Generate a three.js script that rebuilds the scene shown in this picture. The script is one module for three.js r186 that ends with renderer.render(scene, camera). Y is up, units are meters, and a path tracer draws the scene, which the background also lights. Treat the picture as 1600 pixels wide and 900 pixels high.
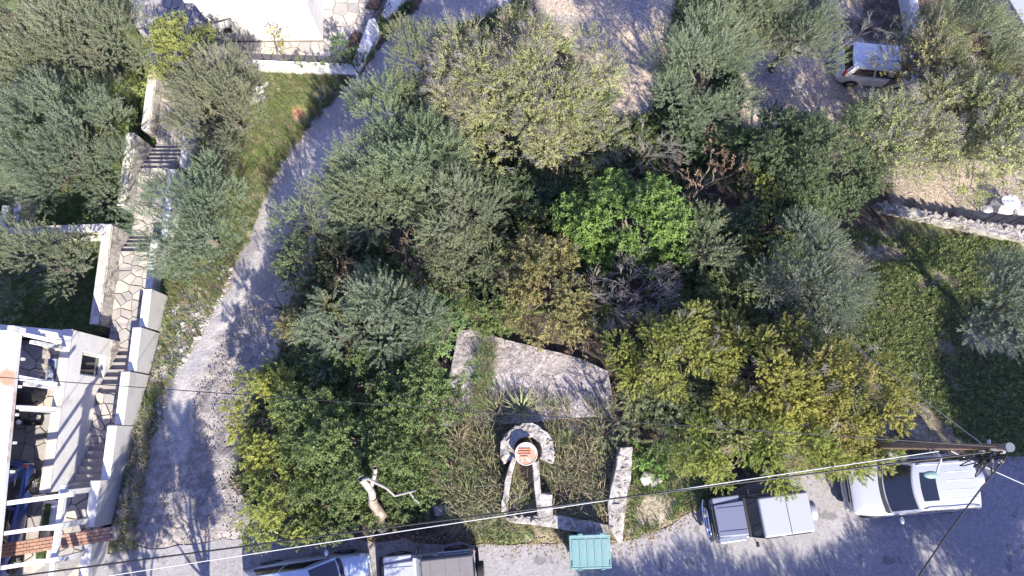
import * as THREE from 'three';
import { mergeGeometries } from 'three/addons/utils/BufferGeometryUtils.js';
import { RoundedBoxGeometry } from 'three/addons/geometries/RoundedBoxGeometry.js';

// ---------------------------------------------------------------- camera, sky, sun, exposure
const scene = new THREE.Scene();
const HC = 25, TILT = 12.68 * Math.PI / 180, FPX = 1067;          // flying height, tilt off the plumb line, focal length for 1600 px
const camera = new THREE.PerspectiveCamera(2 * Math.atan(450 / FPX) * 180 / Math.PI, 16 / 9, 0.5, 400);
camera.position.set(0, HC, 0);
camera.up.set(0, 0, -1);
camera.lookAt(0, HC - Math.cos(TILT), -Math.sin(TILT));
scene.add(camera);

{ // clear blue sky, computed
  const w = 256, h = 128, d = new Float32Array(w * h * 4);
  for (let j = 0; j < h; j++) for (let i = 0; i < w; i++) {
    const el = Math.max(0, (j + 0.5) / h * Math.PI - Math.PI / 2), t = Math.pow(1 - Math.sin(el), 3), k = (j * w + i) * 4;
    d[k] = 0.135 + 0.24 * t; d[k + 1] = 0.19 + 0.26 * t; d[k + 2] = 0.52 + 0.14 * t; d[k + 3] = 1;
  }
  const sky = new THREE.DataTexture(d, w, h, THREE.RGBAFormat, THREE.FloatType);
  sky.mapping = THREE.EquirectangularReflectionMapping; sky.magFilter = sky.minFilter = THREE.LinearFilter; sky.needsUpdate = true;
  scene.background = sky; scene.environment = sky;
}
const SUN = new THREE.Vector3(0.47 * Math.cos(0.73), Math.sin(0.73), 0.88 * Math.cos(0.73)).normalize();
const sun = new THREE.DirectionalLight(new THREE.Color(1, 0.94, 0.82), 5);
sun.position.copy(SUN).multiplyScalar(60); sun.target.position.set(0, -2, -6); scene.add(sun, sun.target);
sun.castShadow = true; sun.shadow.mapSize.set(4096, 4096); sun.shadow.radius = 1.2;
Object.assign(sun.shadow.camera, { left: -32, right: 32, top: 32, bottom: -32, near: 1, far: 140 });
const EXPOSURE = 2.25;

// ---------------------------------------------------------------- helpers
function RNG(s) { let a = (s * 2654435761) >>> 0 || 1; return () => { a = (a + 0x6D2B79F5) | 0; let t = Math.imul(a ^ a >>> 15, 1 | a); t = t + Math.imul(t ^ t >>> 7, 61 | t) ^ t; return ((t ^ t >>> 14) >>> 0) / 4294967296; }; }
const NT = 256, NTAB = new Float32Array(NT * NT); { const r = RNG(77); for (let i = 0; i < NT * NT; i++) NTAB[i] = r(); }
function vn(x, y) { // value noise, 0..1
  const xi = Math.floor(x), yi = Math.floor(y); let fx = x - xi, fy = y - yi; fx = fx * fx * (3 - 2 * fx); fy = fy * fy * (3 - 2 * fy);
  const a = (xi & 255), b = ((xi + 1) & 255), c = (yi & 255) << 8, e = ((yi + 1) & 255) << 8;
  const p = NTAB[a + c], q = NTAB[b + c], r = NTAB[a + e], s = NTAB[b + e];
  return p + (q - p) * fx + (r - p) * fy + (p - q - r + s) * fx * fy;
}
const fbm = (x, y, o = 4) => { let s = 0, a = 0.5, n = 0; for (let i = 0; i < o; i++) { s += a * vn(x, y); n += a; x = x * 2.03 + 17.1; y = y * 2.03 + 5.7; a *= 0.5; } return s / n; };
const sm = (a, b, x) => { x = Math.min(1, Math.max(0, (x - a) / (b - a))); return x * x * (3 - 2 * x); };
const mix = (a, b, t) => a + (b - a) * t;
const mix3 = (a, b, t) => [mix(a[0], b[0], t), mix(a[1], b[1], t), mix(a[2], b[2], t)];
// the point at height y that stands where the survey picture (1600 x 900) shows (px, py)
function at(px, py, y = 0) {
  const k = Math.tan(TILT + Math.atan((450 - py) / FPX)), h = HC - y;
  return new THREE.Vector3((px - 800) * h / (FPX * Math.cos(TILT) + (py - 450) * Math.sin(TILT)), y, -h * k);
}
const mpp = (py, y) => (HC - y) / (FPX * Math.cos(TILT) + (py - 450) * Math.sin(TILT));
const EDGE = [[-40, 4.0], [-16, 4.0], [-13, 3.6], [-8.5, 3.25], [-5, 3.35], [0, 3.45], [4, 3.4], [4.9, 3.1], [6.8, 2.1], [9, 1.3], [11.4, 0.75], [14, 0.5], [18, 0.45], [40, 0.4]];
function roadEdge(x) { for (let i = 1; i < EDGE.length; i++) if (x < EDGE[i][0]) { const [a, b] = EDGE[i - 1], [c, d] = EDGE[i]; return b + (d - b) * (x - a) / (c - a); } return 0.4; }
function ground(x, z) {
  const d = roadEdge(x) - z;
  if (d <= 0) return 0;
  let y = d < 15 ? 0.27 * d - 0.27 * 1.2 * (1 - Math.exp(-d / 1.2)) : 0.27 * 13.8 + (d < 40 ? 0.1 * (d - 15) : 2.5);
  y = -y;
  const soft = sm(0.2, 2.5, d);
  y += soft * ((fbm(x * 0.35 + 31, z * 0.35 + 7, 3) - 0.5) * 0.35);
  const tr = trackAt(x, z);
  if (tr > 0) y += tr * soft * ((fbm(x * 1.6, z * 1.1, 3) - 0.5) * 0.16);
  return y;
}
function onGround(px, py) { let p = at(px, py, 0); for (let i = 0; i < 6; i++) p = at(px, py, ground(p.x, p.z)); return p; }
const TRACK_PX = [[[640, 30], [720, 60]], [[600, 70], [690, 110]], [[545, 130], [640, 180]], [[490, 190], [580, 240]], [[430, 270], [520, 330]], [[400, 340], [480, 400]], [[372, 400], [465, 470]], [[340, 470], [430, 560]], [[305, 530], [400, 620]], [[262, 610], [375, 680]], [[235, 700], [355, 740]], [[205, 820], [385, 800]], [[180, 890], [440, 850]]];
let TRACK = null;
function trackU(x, z) { if (!TRACK) return -9; for (let i = 1; i < TRACK.length; i++) { const [l0, r0] = TRACK[i - 1], [l1, r1] = TRACK[i]; const za = (l0[1] + r0[1]) / 2, zb = (l1[1] + r1[1]) / 2; if (z >= za && z <= zb) { const t = (z - za) / (zb - za), l = mix(l0[0], l1[0], t), r = mix(r0[0], r1[0], t); return (x - l) / (r - l); } } return -9; }
function trackAt(x, z) { // 0..1 across the dirt track
  if (!TRACK) return 0;
  for (let i = 1; i < TRACK.length; i++) { const [l0, r0] = TRACK[i - 1], [l1, r1] = TRACK[i]; const za = (l0[1] + r0[1]) / 2, zb = (l1[1] + r1[1]) / 2; if (z >= za && z <= zb) { const t = (z - za) / (zb - za), l = mix(l0[0], l1[0], t), r = mix(r0[0], r1[0], t), u = (x - l) / (r - l); return u < -0.1 || u > 1.1 ? 0 : sm(-0.1, 0.15, u) * sm(1.1, 0.85, u); } }
  return 0;
}
{ const t = TRACK_PX.map(([l, r]) => [l, r].map(([a, b]) => { const p = onGround(a, b); return [p.x, p.z]; })); TRACK = t; }

const taken = {};
function numbered(name) { const n = taken[name] = (taken[name] ?? -1) + 1; return n ? `${name}_${String(n).padStart(3, '0')}` : name; }
function shade(o) { o.traverse(c => { if (c.isMesh) { c.castShadow = c.receiveShadow = true; } }); return o; }
function tag(o, label, category, group, kind) { o.userData.label = label; if (category) o.userData.category = category; if (group) o.userData.group = group; if (kind) o.userData.kind = kind; return o; }
function thing(name, label, category, p = [0, 0, 0], turn = 0, group) { const g = new THREE.Group(); g.name = numbered(name); g.position.set(...p); g.rotation.y = turn; scene.add(g); return tag(g, label, category, group); }
function part(name, geo, mat, parent) { const m = new THREE.Mesh(Array.isArray(geo) ? merge(geo) : geo, mat); m.name = name; m.castShadow = m.receiveShadow = true; (parent || scene).add(m); return m; }
function single(name, geo, mat, label, category, group) { const m = part(numbered(name), geo, mat, scene); return tag(m, label, category, group); }
function struct(name, geo, mat) { const m = part(numbered(name), geo, mat, scene); m.userData.kind = 'structure'; return m; }
function merge(list) {
  list = list.map(g => g.index ? g.toNonIndexed() : g);
  for (const g of list) { for (const k of Object.keys(g.attributes)) if (!['position', 'normal', 'uv'].includes(k)) g.deleteAttribute(k); if (!g.attributes.uv) g.setAttribute('uv', new THREE.BufferAttribute(new Float32Array(g.attributes.position.count * 2), 2)); if (!g.attributes.normal) g.computeVertexNormals(); }
  return mergeGeometries(list);
}
function box(w, h, d, x = 0, y = 0, z = 0, r = 0) { const g = r ? new RoundedBoxGeometry(w, h, d, 2, r) : new THREE.BoxGeometry(w, h, d); return g.translate(x, y, z); }
function cyl(r0, r1, h, x = 0, y = 0, z = 0, n = 16) { return new THREE.CylinderGeometry(r1, r0, h, n).translate(x, y + h / 2, z); }
function bar(a, b, r0, r1 = r0, n = 6) { // tapered round bar from a to b
  a = new THREE.Vector3(...(a.isVector3 ? a.toArray() : a)); b = new THREE.Vector3(...(b.isVector3 ? b.toArray() : b));
  const d = b.clone().sub(a), L = d.length() || 1e-4, g = new THREE.CylinderGeometry(r1, r0, L, n);
  g.applyQuaternion(new THREE.Quaternion().setFromUnitVectors(new THREE.Vector3(0, 1, 0), d.normalize())); return g.translate((a.x + b.x) / 2, (a.y + b.y) / 2, (a.z + b.z) / 2);
}
function beam(a, b, w, h) { // squared beam between two points, w across, h deep
  const d = b.clone().sub(a), L = d.length(), g = new RoundedBoxGeometry(L, h, w, 1, Math.min(w, h) * 0.06);
  const m = new THREE.Matrix4(), X = d.normalize(), Z = X.clone().cross(new THREE.Vector3(0, 1, 0)).normalize(), Y = Z.clone().cross(X); m.makeBasis(X, Y, Z); g.applyMatrix4(m);
  return g.translate((a.x + b.x) / 2, (a.y + b.y) / 2, (a.z + b.z) / 2);
}
function tubeTo(pts, r, seg = 40, n = 5) { return new THREE.TubeGeometry(new THREE.CatmullRomCurve3(pts), seg, r, n); }
function worldUV(g, s = 1) { // uv in metres, by the dominant axis of each normal
  g = g.index ? g.toNonIndexed() : g; const p = g.attributes.position, uv = new Float32Array(p.count * 2), A = new THREE.Vector3(), B = new THREE.Vector3(), C = new THREE.Vector3();
  for (let i = 0; i < p.count; i += 3) {
    A.fromBufferAttribute(p, i); B.fromBufferAttribute(p, i + 1).sub(A); C.fromBufferAttribute(p, i + 2).sub(A); const n = B.cross(C), ax = Math.abs(n.x), ay = Math.abs(n.y), az = Math.abs(n.z);
    for (let k = i; k < i + 3; k++) { const x = p.getX(k), y = p.getY(k), z = p.getZ(k), [u, v] = ay >= ax && ay >= az ? [x, z] : ax > az ? [z, y] : [x, y]; uv[2 * k] = u * s; uv[2 * k + 1] = v * s; }
  }
  g.setAttribute('uv', new THREE.BufferAttribute(uv, 2)); return g;
}
// upright block over an outline of [x, z] points, from y0 to y1, edges eased
function prism(pts, y0, y1, bevel = 0.015) {
  const s = new THREE.Shape(pts.map(([x, z]) => new THREE.Vector2(x, -z)));
  const b = Math.min(bevel, (y1 - y0) / 3);
  const g = new THREE.ExtrudeGeometry(s, { depth: y1 - y0 - 2 * b, bevelEnabled: b > 0, bevelThickness: b, bevelSize: b, bevelOffset: -b, bevelSegments: 1, steps: 1 });
  g.rotateX(-Math.PI / 2); g.translate(0, y0 + b, 0); return worldUV(g);
}
function subdivide(g, most) { // split triangles until no edge is longer than most
  g = g.index ? g.toNonIndexed() : g; let tri = [], p = g.attributes.position; const V = i => [p.getX(i), p.getY(i), p.getZ(i)];
  for (let i = 0; i < p.count; i += 3) tri.push([V(i), V(i + 1), V(i + 2)]);
  const D = (a, b) => Math.hypot(a[0] - b[0], a[1] - b[1], a[2] - b[2]), M = (a, b) => [(a[0] + b[0]) / 2, (a[1] + b[1]) / 2, (a[2] + b[2]) / 2];
  const out = []; let guard = 0;
  while (tri.length && guard++ < 400000) { const [a, b, c] = tri.pop(), ab = D(a, b), bc = D(b, c), ca = D(c, a), m = Math.max(ab, bc, ca); if (m <= most) { out.push(a, b, c); continue; }
    if (m === ab) { const q = M(a, b); tri.push([a, q, c], [q, b, c]); } else if (m === bc) { const q = M(b, c); tri.push([a, b, q], [a, q, c]); } else { const q = M(c, a); tri.push([a, b, q], [q, b, c]); } }
  const r = new THREE.BufferGeometry(); r.setAttribute('position', new THREE.BufferAttribute(new Float32Array(out.flat()), 3)); return r;
}
// masonry: subdivided and pushed about so that no edge is ruler-straight; keep = (x,y,z) -> [x,y,z] extra warp
function rough(g, cell, amp, freq = 3, warp) {
  g = subdivide(g, cell); const p = g.attributes.position;
  for (let i = 0; i < p.count; i++) {
    let x = p.getX(i), y = p.getY(i), z = p.getZ(i);
    if (warp) [x, y, z] = warp(x, y, z);
    const a = fbm(x * freq + y * 2.1, z * freq + 9, 3) - 0.5, b = fbm(x * freq + 40, z * freq + y * 2.7, 3) - 0.5, c = fbm(z * freq - 20 + y, x * freq + y * 1.9, 3) - 0.5;
    p.setXYZ(i, x + a * amp * 2, y + b * amp * 2, z + c * amp * 2);
  }
  g.computeVertexNormals(); return worldUV(g);
}
// ---------------------------------------------------------------- textures
function tex(n, f, srgb = true, m = n) { // f(u, v) -> [r, g, b] linear 0..1 (or a number), tileable when f is
  const d = new Uint8Array(n * m * 4), enc = c => Math.round(255 * Math.min(1, Math.max(0, srgb ? (c <= 0.0031308 ? 12.92 * c : 1.055 * Math.pow(c, 1 / 2.4) - 0.055) : c)));
  for (let j = 0; j < m; j++) for (let i = 0; i < n; i++) { const c = f((i + 0.5) / n, (j + 0.5) / m), k = (j * n + i) * 4; if (typeof c === 'number') d[k] = d[k + 1] = d[k + 2] = enc(c); else { d[k] = enc(c[0]); d[k + 1] = enc(c[1]); d[k + 2] = enc(c[2]); } d[k + 3] = 255; }
  const t = new THREE.DataTexture(d, n, m); t.wrapS = t.wrapT = THREE.RepeatWrapping; t.magFilter = THREE.LinearFilter; t.minFilter = THREE.LinearMipmapLinearFilter; t.generateMipmaps = true; if (srgb) t.colorSpace = THREE.SRGBColorSpace; t.needsUpdate = true; return t;
}
const tileN = (u, v, f, o = 4) => { // tileable fbm: blend of shifted lookups
  const a = fbm(u * f, v * f, o), b = fbm((u - 1) * f, v * f, o), c = fbm(u * f, (v - 1) * f, o), d = fbm((u - 1) * f, (v - 1) * f, o);
  const x = sm(0.6, 1, u), y = sm(0.6, 1, v); return mix(mix(a, b, x), mix(c, d, x), y); };
const grit = tex(512, (u, v) => { const a = tileN(u, v, 60, 3), b = tileN(u, v, 14, 3); return 0.5 * a + 0.5 * b; }, false);
function surf(base, spread, rough_ = 0.9, o = {}) { // speckled, patchy material; texture covers `size` metres
  const size = o.size || 3, f1 = o.f1 || 9, f2 = o.f2 || 70, sp2 = o.fine ?? 0.5, alt = o.alt, s = o.seed || 0;
  const map = tex(o.n || 512, (u, v) => { const a = tileN(u + s, v, f1, 5) - 0.5, b = tileN(u, v + s, f2, 2) - 0.5; let k = 1 + spread * (a * 2 + b * 2 * sp2); let c = [base[0] * k, base[1] * k, base[2] * k]; if (alt) { const t = sm(o.lo ?? 0.52, o.hi ?? 0.66, tileN(u, v, o.f3 || 6, 5)); c = mix3(c, [alt[0] * k, alt[1] * k, alt[2] * k], t); } return c; });
  map.repeat.set(1 / size, 1 / size);
  const bm = grit.clone(); bm.repeat.set(1 / (o.bsize || 1.5), 1 / (o.bsize || 1.5)); bm.needsUpdate = true;
  return new THREE.MeshStandardMaterial({ map, roughness: rough_, bumpMap: bm, bumpScale: o.bump ?? 0.01 });
}
const plain = (r, g, b, roughness = 0.6, metalness = 0, extra = {}) => new THREE.MeshPhysicalMaterial({ color: new THREE.Color().setRGB(r, g, b), roughness, metalness, ...extra });
const M = {
  render: surf([0.66, 0.64, 0.62], 0.12, 0.85, { size: 4, bump: 0.004, alt: [0.52, 0.49, 0.46], lo: 0.55, hi: 0.75 }),
  whitewash: surf([0.58, 0.57, 0.56], 0.22, 0.9, { size: 3, bump: 0.01, alt: [0.42, 0.4, 0.38], lo: 0.55, hi: 0.7 }),
  coping: surf([0.56, 0.52, 0.48], 0.2, 0.9, { size: 3, bump: 0.008, alt: [0.4, 0.36, 0.32] }),
  concrete: surf([0.47, 0.455, 0.45], 0.12, 0.9, { size: 4, bump: 0.005, alt: [0.4, 0.39, 0.385], f3: 4 }),
  roofWhite: surf([0.66, 0.65, 0.64], 0.08, 0.8, { size: 5.3, bump: 0.003, alt: [0.42, 0.24, 0.15], lo: 0.62, hi: 0.72, f3: 3, seed: 0.37 }),
  flag: [[0.34, 0.31, 0.28], [0.4, 0.36, 0.33], [0.3, 0.28, 0.27], [0.43, 0.38, 0.33]].map((c, i) => surf(c, 0.2, 0.85, { size: 1.7, n: 256, bump: 0.006, seed: i * 0.21 })),
  joint: surf([0.2, 0.18, 0.16], 0.3, 0.95, { size: 2, n: 256, bump: 0.01 }),
  step: surf([0.3, 0.27, 0.25], 0.18, 0.9, { size: 2, n: 256, bump: 0.006 }),
  rubble: surf([0.4, 0.37, 0.34], 0.5, 0.95, { size: 2.2, f1: 16, bump: 0.04, bsize: 1, alt: [0.24, 0.21, 0.18], f3: 12 }),
  brick: [[0.36, 0.2, 0.14], [0.4, 0.24, 0.17], [0.32, 0.19, 0.14]].map((c, i) => surf(c, 0.2, 0.9, { size: 0.8, n: 128, bump: 0.004, seed: i * 0.3 })),
  white: surf([0.62, 0.615, 0.61], 0.12, 0.6, { size: 2, n: 256, bump: 0.002, alt: [0.5, 0.48, 0.46] }), black: plain(0.012, 0.012, 0.013, 0.5), darkMetal: plain(0.035, 0.035, 0.038, 0.45, 0.5), steel: plain(0.5, 0.5, 0.5, 0.35, 0.9),
  rubber: plain(0.018, 0.018, 0.018, 0.85), glass: plain(0.012, 0.014, 0.018, 0.06, 0, { clearcoat: 1, clearcoatRoughness: 0.03 }), chrome: plain(0.75, 0.75, 0.75, 0.12, 1),
  tail: plain(0.4, 0.012, 0.015, 0.2, 0, { clearcoat: 1 }), lamp: plain(0.6, 0.62, 0.64, 0.1, 0.2, { clearcoat: 1 }), orange: plain(0.6, 0.2, 0.05, 0.5),
  soil: surf([0.11, 0.075, 0.05], 0.5, 1, { size: 2, n: 256, bump: 0.03 }),
};
// ---------------------------------------------------------------- terrain
const xz = (px, py, y) => { const p = at(px, py, y); return [p.x, p.z]; };
const ZX0 = -24, ZZ0 = -29, ZW = 48, ZD = 36;
function zoneMask(polys, soft = 2) { // coarse mask of outlines given where the survey picture shows them
  const n = 384, m = 288; let a = new Float32Array(n * m);
  for (const poly of polys) { const P = poly.map(([x, y]) => { const q = onGround(x, y); return [(q.x - ZX0) / ZW * n, (q.z - ZZ0) / ZD * m]; });
    for (let j = 0; j < m; j++) for (let i = 0; i < n; i++) { let c = false; for (let k = 0, l = P.length - 1; k < P.length; l = k++) { const [xa, ya] = P[k], [xb, yb] = P[l]; if ((ya > j) !== (yb > j) && i < (xb - xa) * (j - ya) / (yb - ya) + xa) c = !c; } if (c) a[j * n + i] = 1; } }
  for (let s = 0; s < soft; s++) { const b = a.slice(); for (let j = 1; j < m - 1; j++) for (let i = 1; i < n - 1; i++) { let t = 0; for (let v = -1; v < 2; v++) for (let u = -1; u < 2; u++) t += b[(j + v) * n + i + u]; a[j * n + i] = t / 9; } }
  return (x, z) => { const u = (x - ZX0) / ZW * n - 0.5, v = (z - ZZ0) / ZD * m - 0.5; if (u < 0 || v < 0 || u >= n - 1 || v >= m - 1) return 0; const i = u | 0, j = v | 0, p = u - i, q = v - j, k = j * n + i; return mix(mix(a[k], a[k + 1], p), mix(a[k + n], a[k + n + 1], p), q); };
}
const Z = {
  track: zoneMask([[...TRACK_PX.map(t => t[0]), ...TRACK_PX.map(t => t[1]).reverse()], [[600, 60], [720, 40], [800, 0], [860, -60], [700, -60], [640, 20]]]),
  pale: zoneMask([[[318, 505], [400, 380], [450, 262], [520, 190], [545, 215], [470, 300], [420, 400], [365, 480], [345, 530], [300, 620], [292, 720], [262, 720], [268, 610]]], 3),
  rocky: zoneMask([[[345, 470], [430, 480], [400, 620], [375, 680], [355, 740], [440, 850], [180, 890], [235, 700], [300, 620]]], 4),
  grassL: zoneMask([[[380, 105], [530, 112], [545, 130], [490, 190], [430, 270], [400, 340], [372, 400], [340, 470], [300, 440], [235, 480], [240, 380], [270, 200], [330, 120]]]),
  stones: zoneMask([[[235, 440], [370, 405], [345, 470], [305, 530], [262, 610], [235, 700], [205, 800], [178, 890], [150, 890], [205, 640], [238, 480]]], 3),
  garden: zoneMask([[[-60, -40], [235, -40], [228, 560], [-60, 540]]], 3),
  lawn: zoneMask([[[140, 365], [172, 365], [172, 510], [60, 515], [110, 440], [135, 440]], [[185, 230], [203, 230], [200, 320], [180, 320]]], 2),
  clear: zoneMask([[[780, -60], [1060, -60], [1045, 40], [1010, 180], [950, 190], [930, 110], [880, 60]], [[1150, 70], [1330, 50], [1440, 130], [1350, 215], [1160, 200]], [[1385, 265], [1640, 215], [1640, 330], [1540, 345], [1400, 312]], [[1270, -60], [1330, -60], [1330, 30], [1280, 40]]], 4),
  slope: zoneMask([[[1290, 360], [1660, 380], [1660, 712], [1300, 712], [1390, 600], [1330, 520]]], 4),
  verge: zoneMask([[[985, 690], [1090, 690], [1110, 775], [1000, 842], [940, 850], [740, 848], [740, 800], [860, 830], [970, 842]], [[1470, 690], [1600, 690], [1600, 714], [1470, 716]]], 2),
  yard: zoneMask([[[695, 600], [960, 640], [975, 830], [700, 825]]], 3),
  terrace: (() => { const P = [[195, -40], [640, -40], [605, 20], [552, 108], [372, 100], [258, 120], [200, 30]].map(([a, b]) => xz(a, b, -4.75)); return (x, z) => { let c = false; for (let k = 0, l = P.length - 1; k < P.length; l = k++) { const [xa, ya] = P[k], [xb, yb] = P[l]; if ((ya > z) !== (yb > z) && x < (xb - xa) * (z - ya) / (yb - ya) + xa) c = !c; } return c ? 1 : 0; }; })(),
  red: zoneMask([[[455, 168], [478, 165], [482, 185], [458, 190]]], 2),
};
function groundColour(x, z) {
  const wx = x + (fbm(x * 1.3 + 3, z * 1.3, 3) - 0.5) * 0.9, wz = z + (fbm(x * 1.3 + 50, z * 1.3 + 20, 3) - 0.5) * 0.9;
  const n1 = fbm(x * 0.8 + 11, z * 0.8, 4), n2 = fbm(x * 3.1, z * 3.1 + 40, 3), n3 = vn(x * 17, z * 17), n4 = vn(x * 33 + 5, z * 33), fine = (n3 - 0.5) * 0.7 + (n4 - 0.5) * 0.6;
  const litter = mix3([0.065, 0.047, 0.033], [0.12, 0.09, 0.065], sm(0.35, 0.7, n2)), green = mix3([0.09, 0.14, 0.035], [0.2, 0.26, 0.08], n2), dry = mix3([0.31, 0.26, 0.17], [0.42, 0.36, 0.27], n2), dirt = [0.45, 0.36, 0.265];
  let c = mix3(litter, green, sm(0.55, 0.75, n1) * 0.5);
  const g = Z.garden(wx, wz); if (g) c = mix3(c, mix3([0.12, 0.09, 0.06], green, sm(0.4, 0.6, n1)), g);
  const lw = Z.lawn(wx, wz); if (lw) c = mix3(c, mix3(green, dry, sm(0.5, 0.8, n1) * 0.7), lw);
  const s = Z.slope(wx, wz); if (s) c = mix3(c, mix3(green, mix3([0.2, 0.15, 0.1], dry, n2), sm(0.44, 0.66, n1) * 0.85), s);
  const gl = Z.grassL(wx, wz); if (gl) c = mix3(c, mix3(green, dry, sm(0.42, 0.66, n1 * 0.6 + n2 * 0.4)), gl);
  const st = Z.stones(wx, wz); if (st) c = mix3(c, mix3(mix3(green, dry, sm(0.35, 0.6, n1)), [0.4, 0.37, 0.33], sm(0.5, 0.75, n2)), st);
  const y = Z.yard(wx, wz); if (y) c = mix3(c, mix3([0.17, 0.13, 0.09], dry, n2), y);
  const v = Z.verge(wx, wz); if (v) c = mix3(c, mix3(green, dry, sm(0.4, 0.6, n1)), v);
  const cl = Z.clear(wx, wz); if (cl) c = mix3(c, mix3(dirt, [0.33, 0.29, 0.26], sm(0.5, 0.75, n1)), cl);
  const t = Z.track(wx, wz); if (t) {
    let k = mix3([0.34, 0.3, 0.265], [0.42, 0.38, 0.345], n1);
    const r = Z.rocky(wx, wz); if (r) { const cr = sm(0.42, 0.6, fbm(x * 5, z * 7, 3)); k = mix3(k, mix3([0.25, 0.22, 0.195], [0.37, 0.335, 0.305], cr), r * 0.9); }
    const p = Z.pale(wx, wz); if (p) k = mix3(k, [0.45, 0.425, 0.405], p * 0.85);
    c = mix3(c, k, sm(0.25, 0.7, t));
  }
  const rd = Z.red(wx, wz); if (rd) c = mix3(c, [0.4, 0.19, 0.11], rd);
  const k = 1 + fine * (t > 0.5 ? 0.4 : 1.15); return [c[0] * k, c[1] * k, c[2] * k];
}
{
  const line = (a, b, step, out) => { const l = [...out.map(o => a - o).reverse()]; for (let x = a; x <= b + 1e-6; x += step) l.push(x); l.push(...out.map(o => b + o)); return l; };
  const xs = line(ZX0, ZX0 + ZW, 0.2, [2, 6, 14, 40, 120]), zs = line(ZZ0, ZZ0 + ZD, 0.2, [2, 6, 14, 40, 120]), pos = [], uv = [], idx = [];
  for (const z of zs) for (const x of xs) { let y = ground(x, z);
    const r = Z.rocky(x, z); if (r) y += r * ((fbm(x * 3.2, z * 4.5, 3) - 0.5) * 0.3 + (vn(x * 4.7, z * 4.7) - 0.5) * 0.07);
    const tu = trackU(x, z); if (tu > 0 && tu < 1) y -= 0.09 * (Math.exp(-Math.pow((tu - 0.3) / 0.08, 2)) + Math.exp(-Math.pow((tu - 0.68) / 0.08, 2))) * (0.6 + 0.8 * vn(x, z * 2)) * sm(0.2, 2, roadEdge(x) - z);
    if (z > roadEdge(x) - 0.1) y = Math.min(y, -0.03);
    if (x < -14.08 && z > -4.1) y = Math.min(y, -3.2);
    if (x > -16.4 && x < -14.55 && z <= -4.1) y = Math.min(y, mix(-2.5, -5, sm(-4.5, -17, z)));
    if (Z.terrace(x, z) > 0.1) y = Math.min(y, -5.1);
    pos.push(x, y, z); uv.push((x - ZX0) / ZW, (z - ZZ0) / ZD); }
  const n = xs.length; for (let j = 0; j < zs.length - 1; j++) for (let i = 0; i < n - 1; i++) { const a = j * n + i; idx.push(a, a + n, a + 1, a + 1, a + n, a + n + 1); }
  const g = new THREE.BufferGeometry(); g.setAttribute('position', new THREE.Float32BufferAttribute(pos, 3)); g.setAttribute('uv', new THREE.Float32BufferAttribute(uv, 2)); g.setIndex(idx); g.computeVertexNormals();
  const map = tex(2048, (u, v) => groundColour(ZX0 + u * ZW, ZZ0 + v * ZD), true, 1536); map.wrapS = map.wrapT = THREE.MirroredRepeatWrapping;
  const bm = grit.clone(); bm.repeat.set(ZW / 1.3, ZD / 1.3); bm.needsUpdate = true;
  struct('ground', g, new THREE.MeshStandardMaterial({ map, roughness: 1, bumpMap: bm, bumpScale: 0.05 }));
}
{ // asphalt road, a sheet just above the ground with a worn edge
  const pos = [], uv = [], idx = [], nx = 260, nz = 8; for (let i = 0; i <= nx; i++) { const x = -60 + 120 * i / nx; const e = roadEdge(x) + (fbm(x * 2.2, 3.3, 3) - 0.5) * 0.35; for (let j = 0; j <= nz; j++) { const z = mix(e, 9.5, j / nz); pos.push(x, 0.012 - 0.006 * (j === 0 ? 1 : 0), z); uv.push(x, z); } }
  for (let i = 0; i < nx; i++) for (let j = 0; j < nz; j++) { const a = i * (nz + 1) + j; idx.push(a, a + 1, a + nz + 1, a + 1, a + nz + 2, a + nz + 1); }
  const g = new THREE.BufferGeometry(); g.setAttribute('position', new THREE.Float32BufferAttribute(pos, 3)); g.setAttribute('uv', new THREE.Float32BufferAttribute(uv, 2)); g.setIndex(idx); g.computeVertexNormals();
  const size = 12, map = tex(1024, (u, v) => { const a = tileN(u, v, 7, 4), b = tileN(u, v, 190, 2), c = tileN(u, v, 24, 4); let k = 0.9 + (a - 0.5) * 0.35 + (b - 0.5) * 0.5; const crack = Math.abs(tileN(u, v, 9, 5) - 0.5) < 0.0012 ? 0.72 : 1; const st = sm(0.7, 0.78, c) * 0.35; k *= crack * (1 - st); return [0.285 * k, 0.27 * k, 0.272 * k]; });
  map.repeat.set(1 / size, 1 / size); const bm = grit.clone(); bm.repeat.set(1, 1); bm.needsUpdate = true;
  struct('road', g, new THREE.MeshStandardMaterial({ map, roughness: 0.92, bumpMap: bm, bumpScale: 0.008 }));
}
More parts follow.
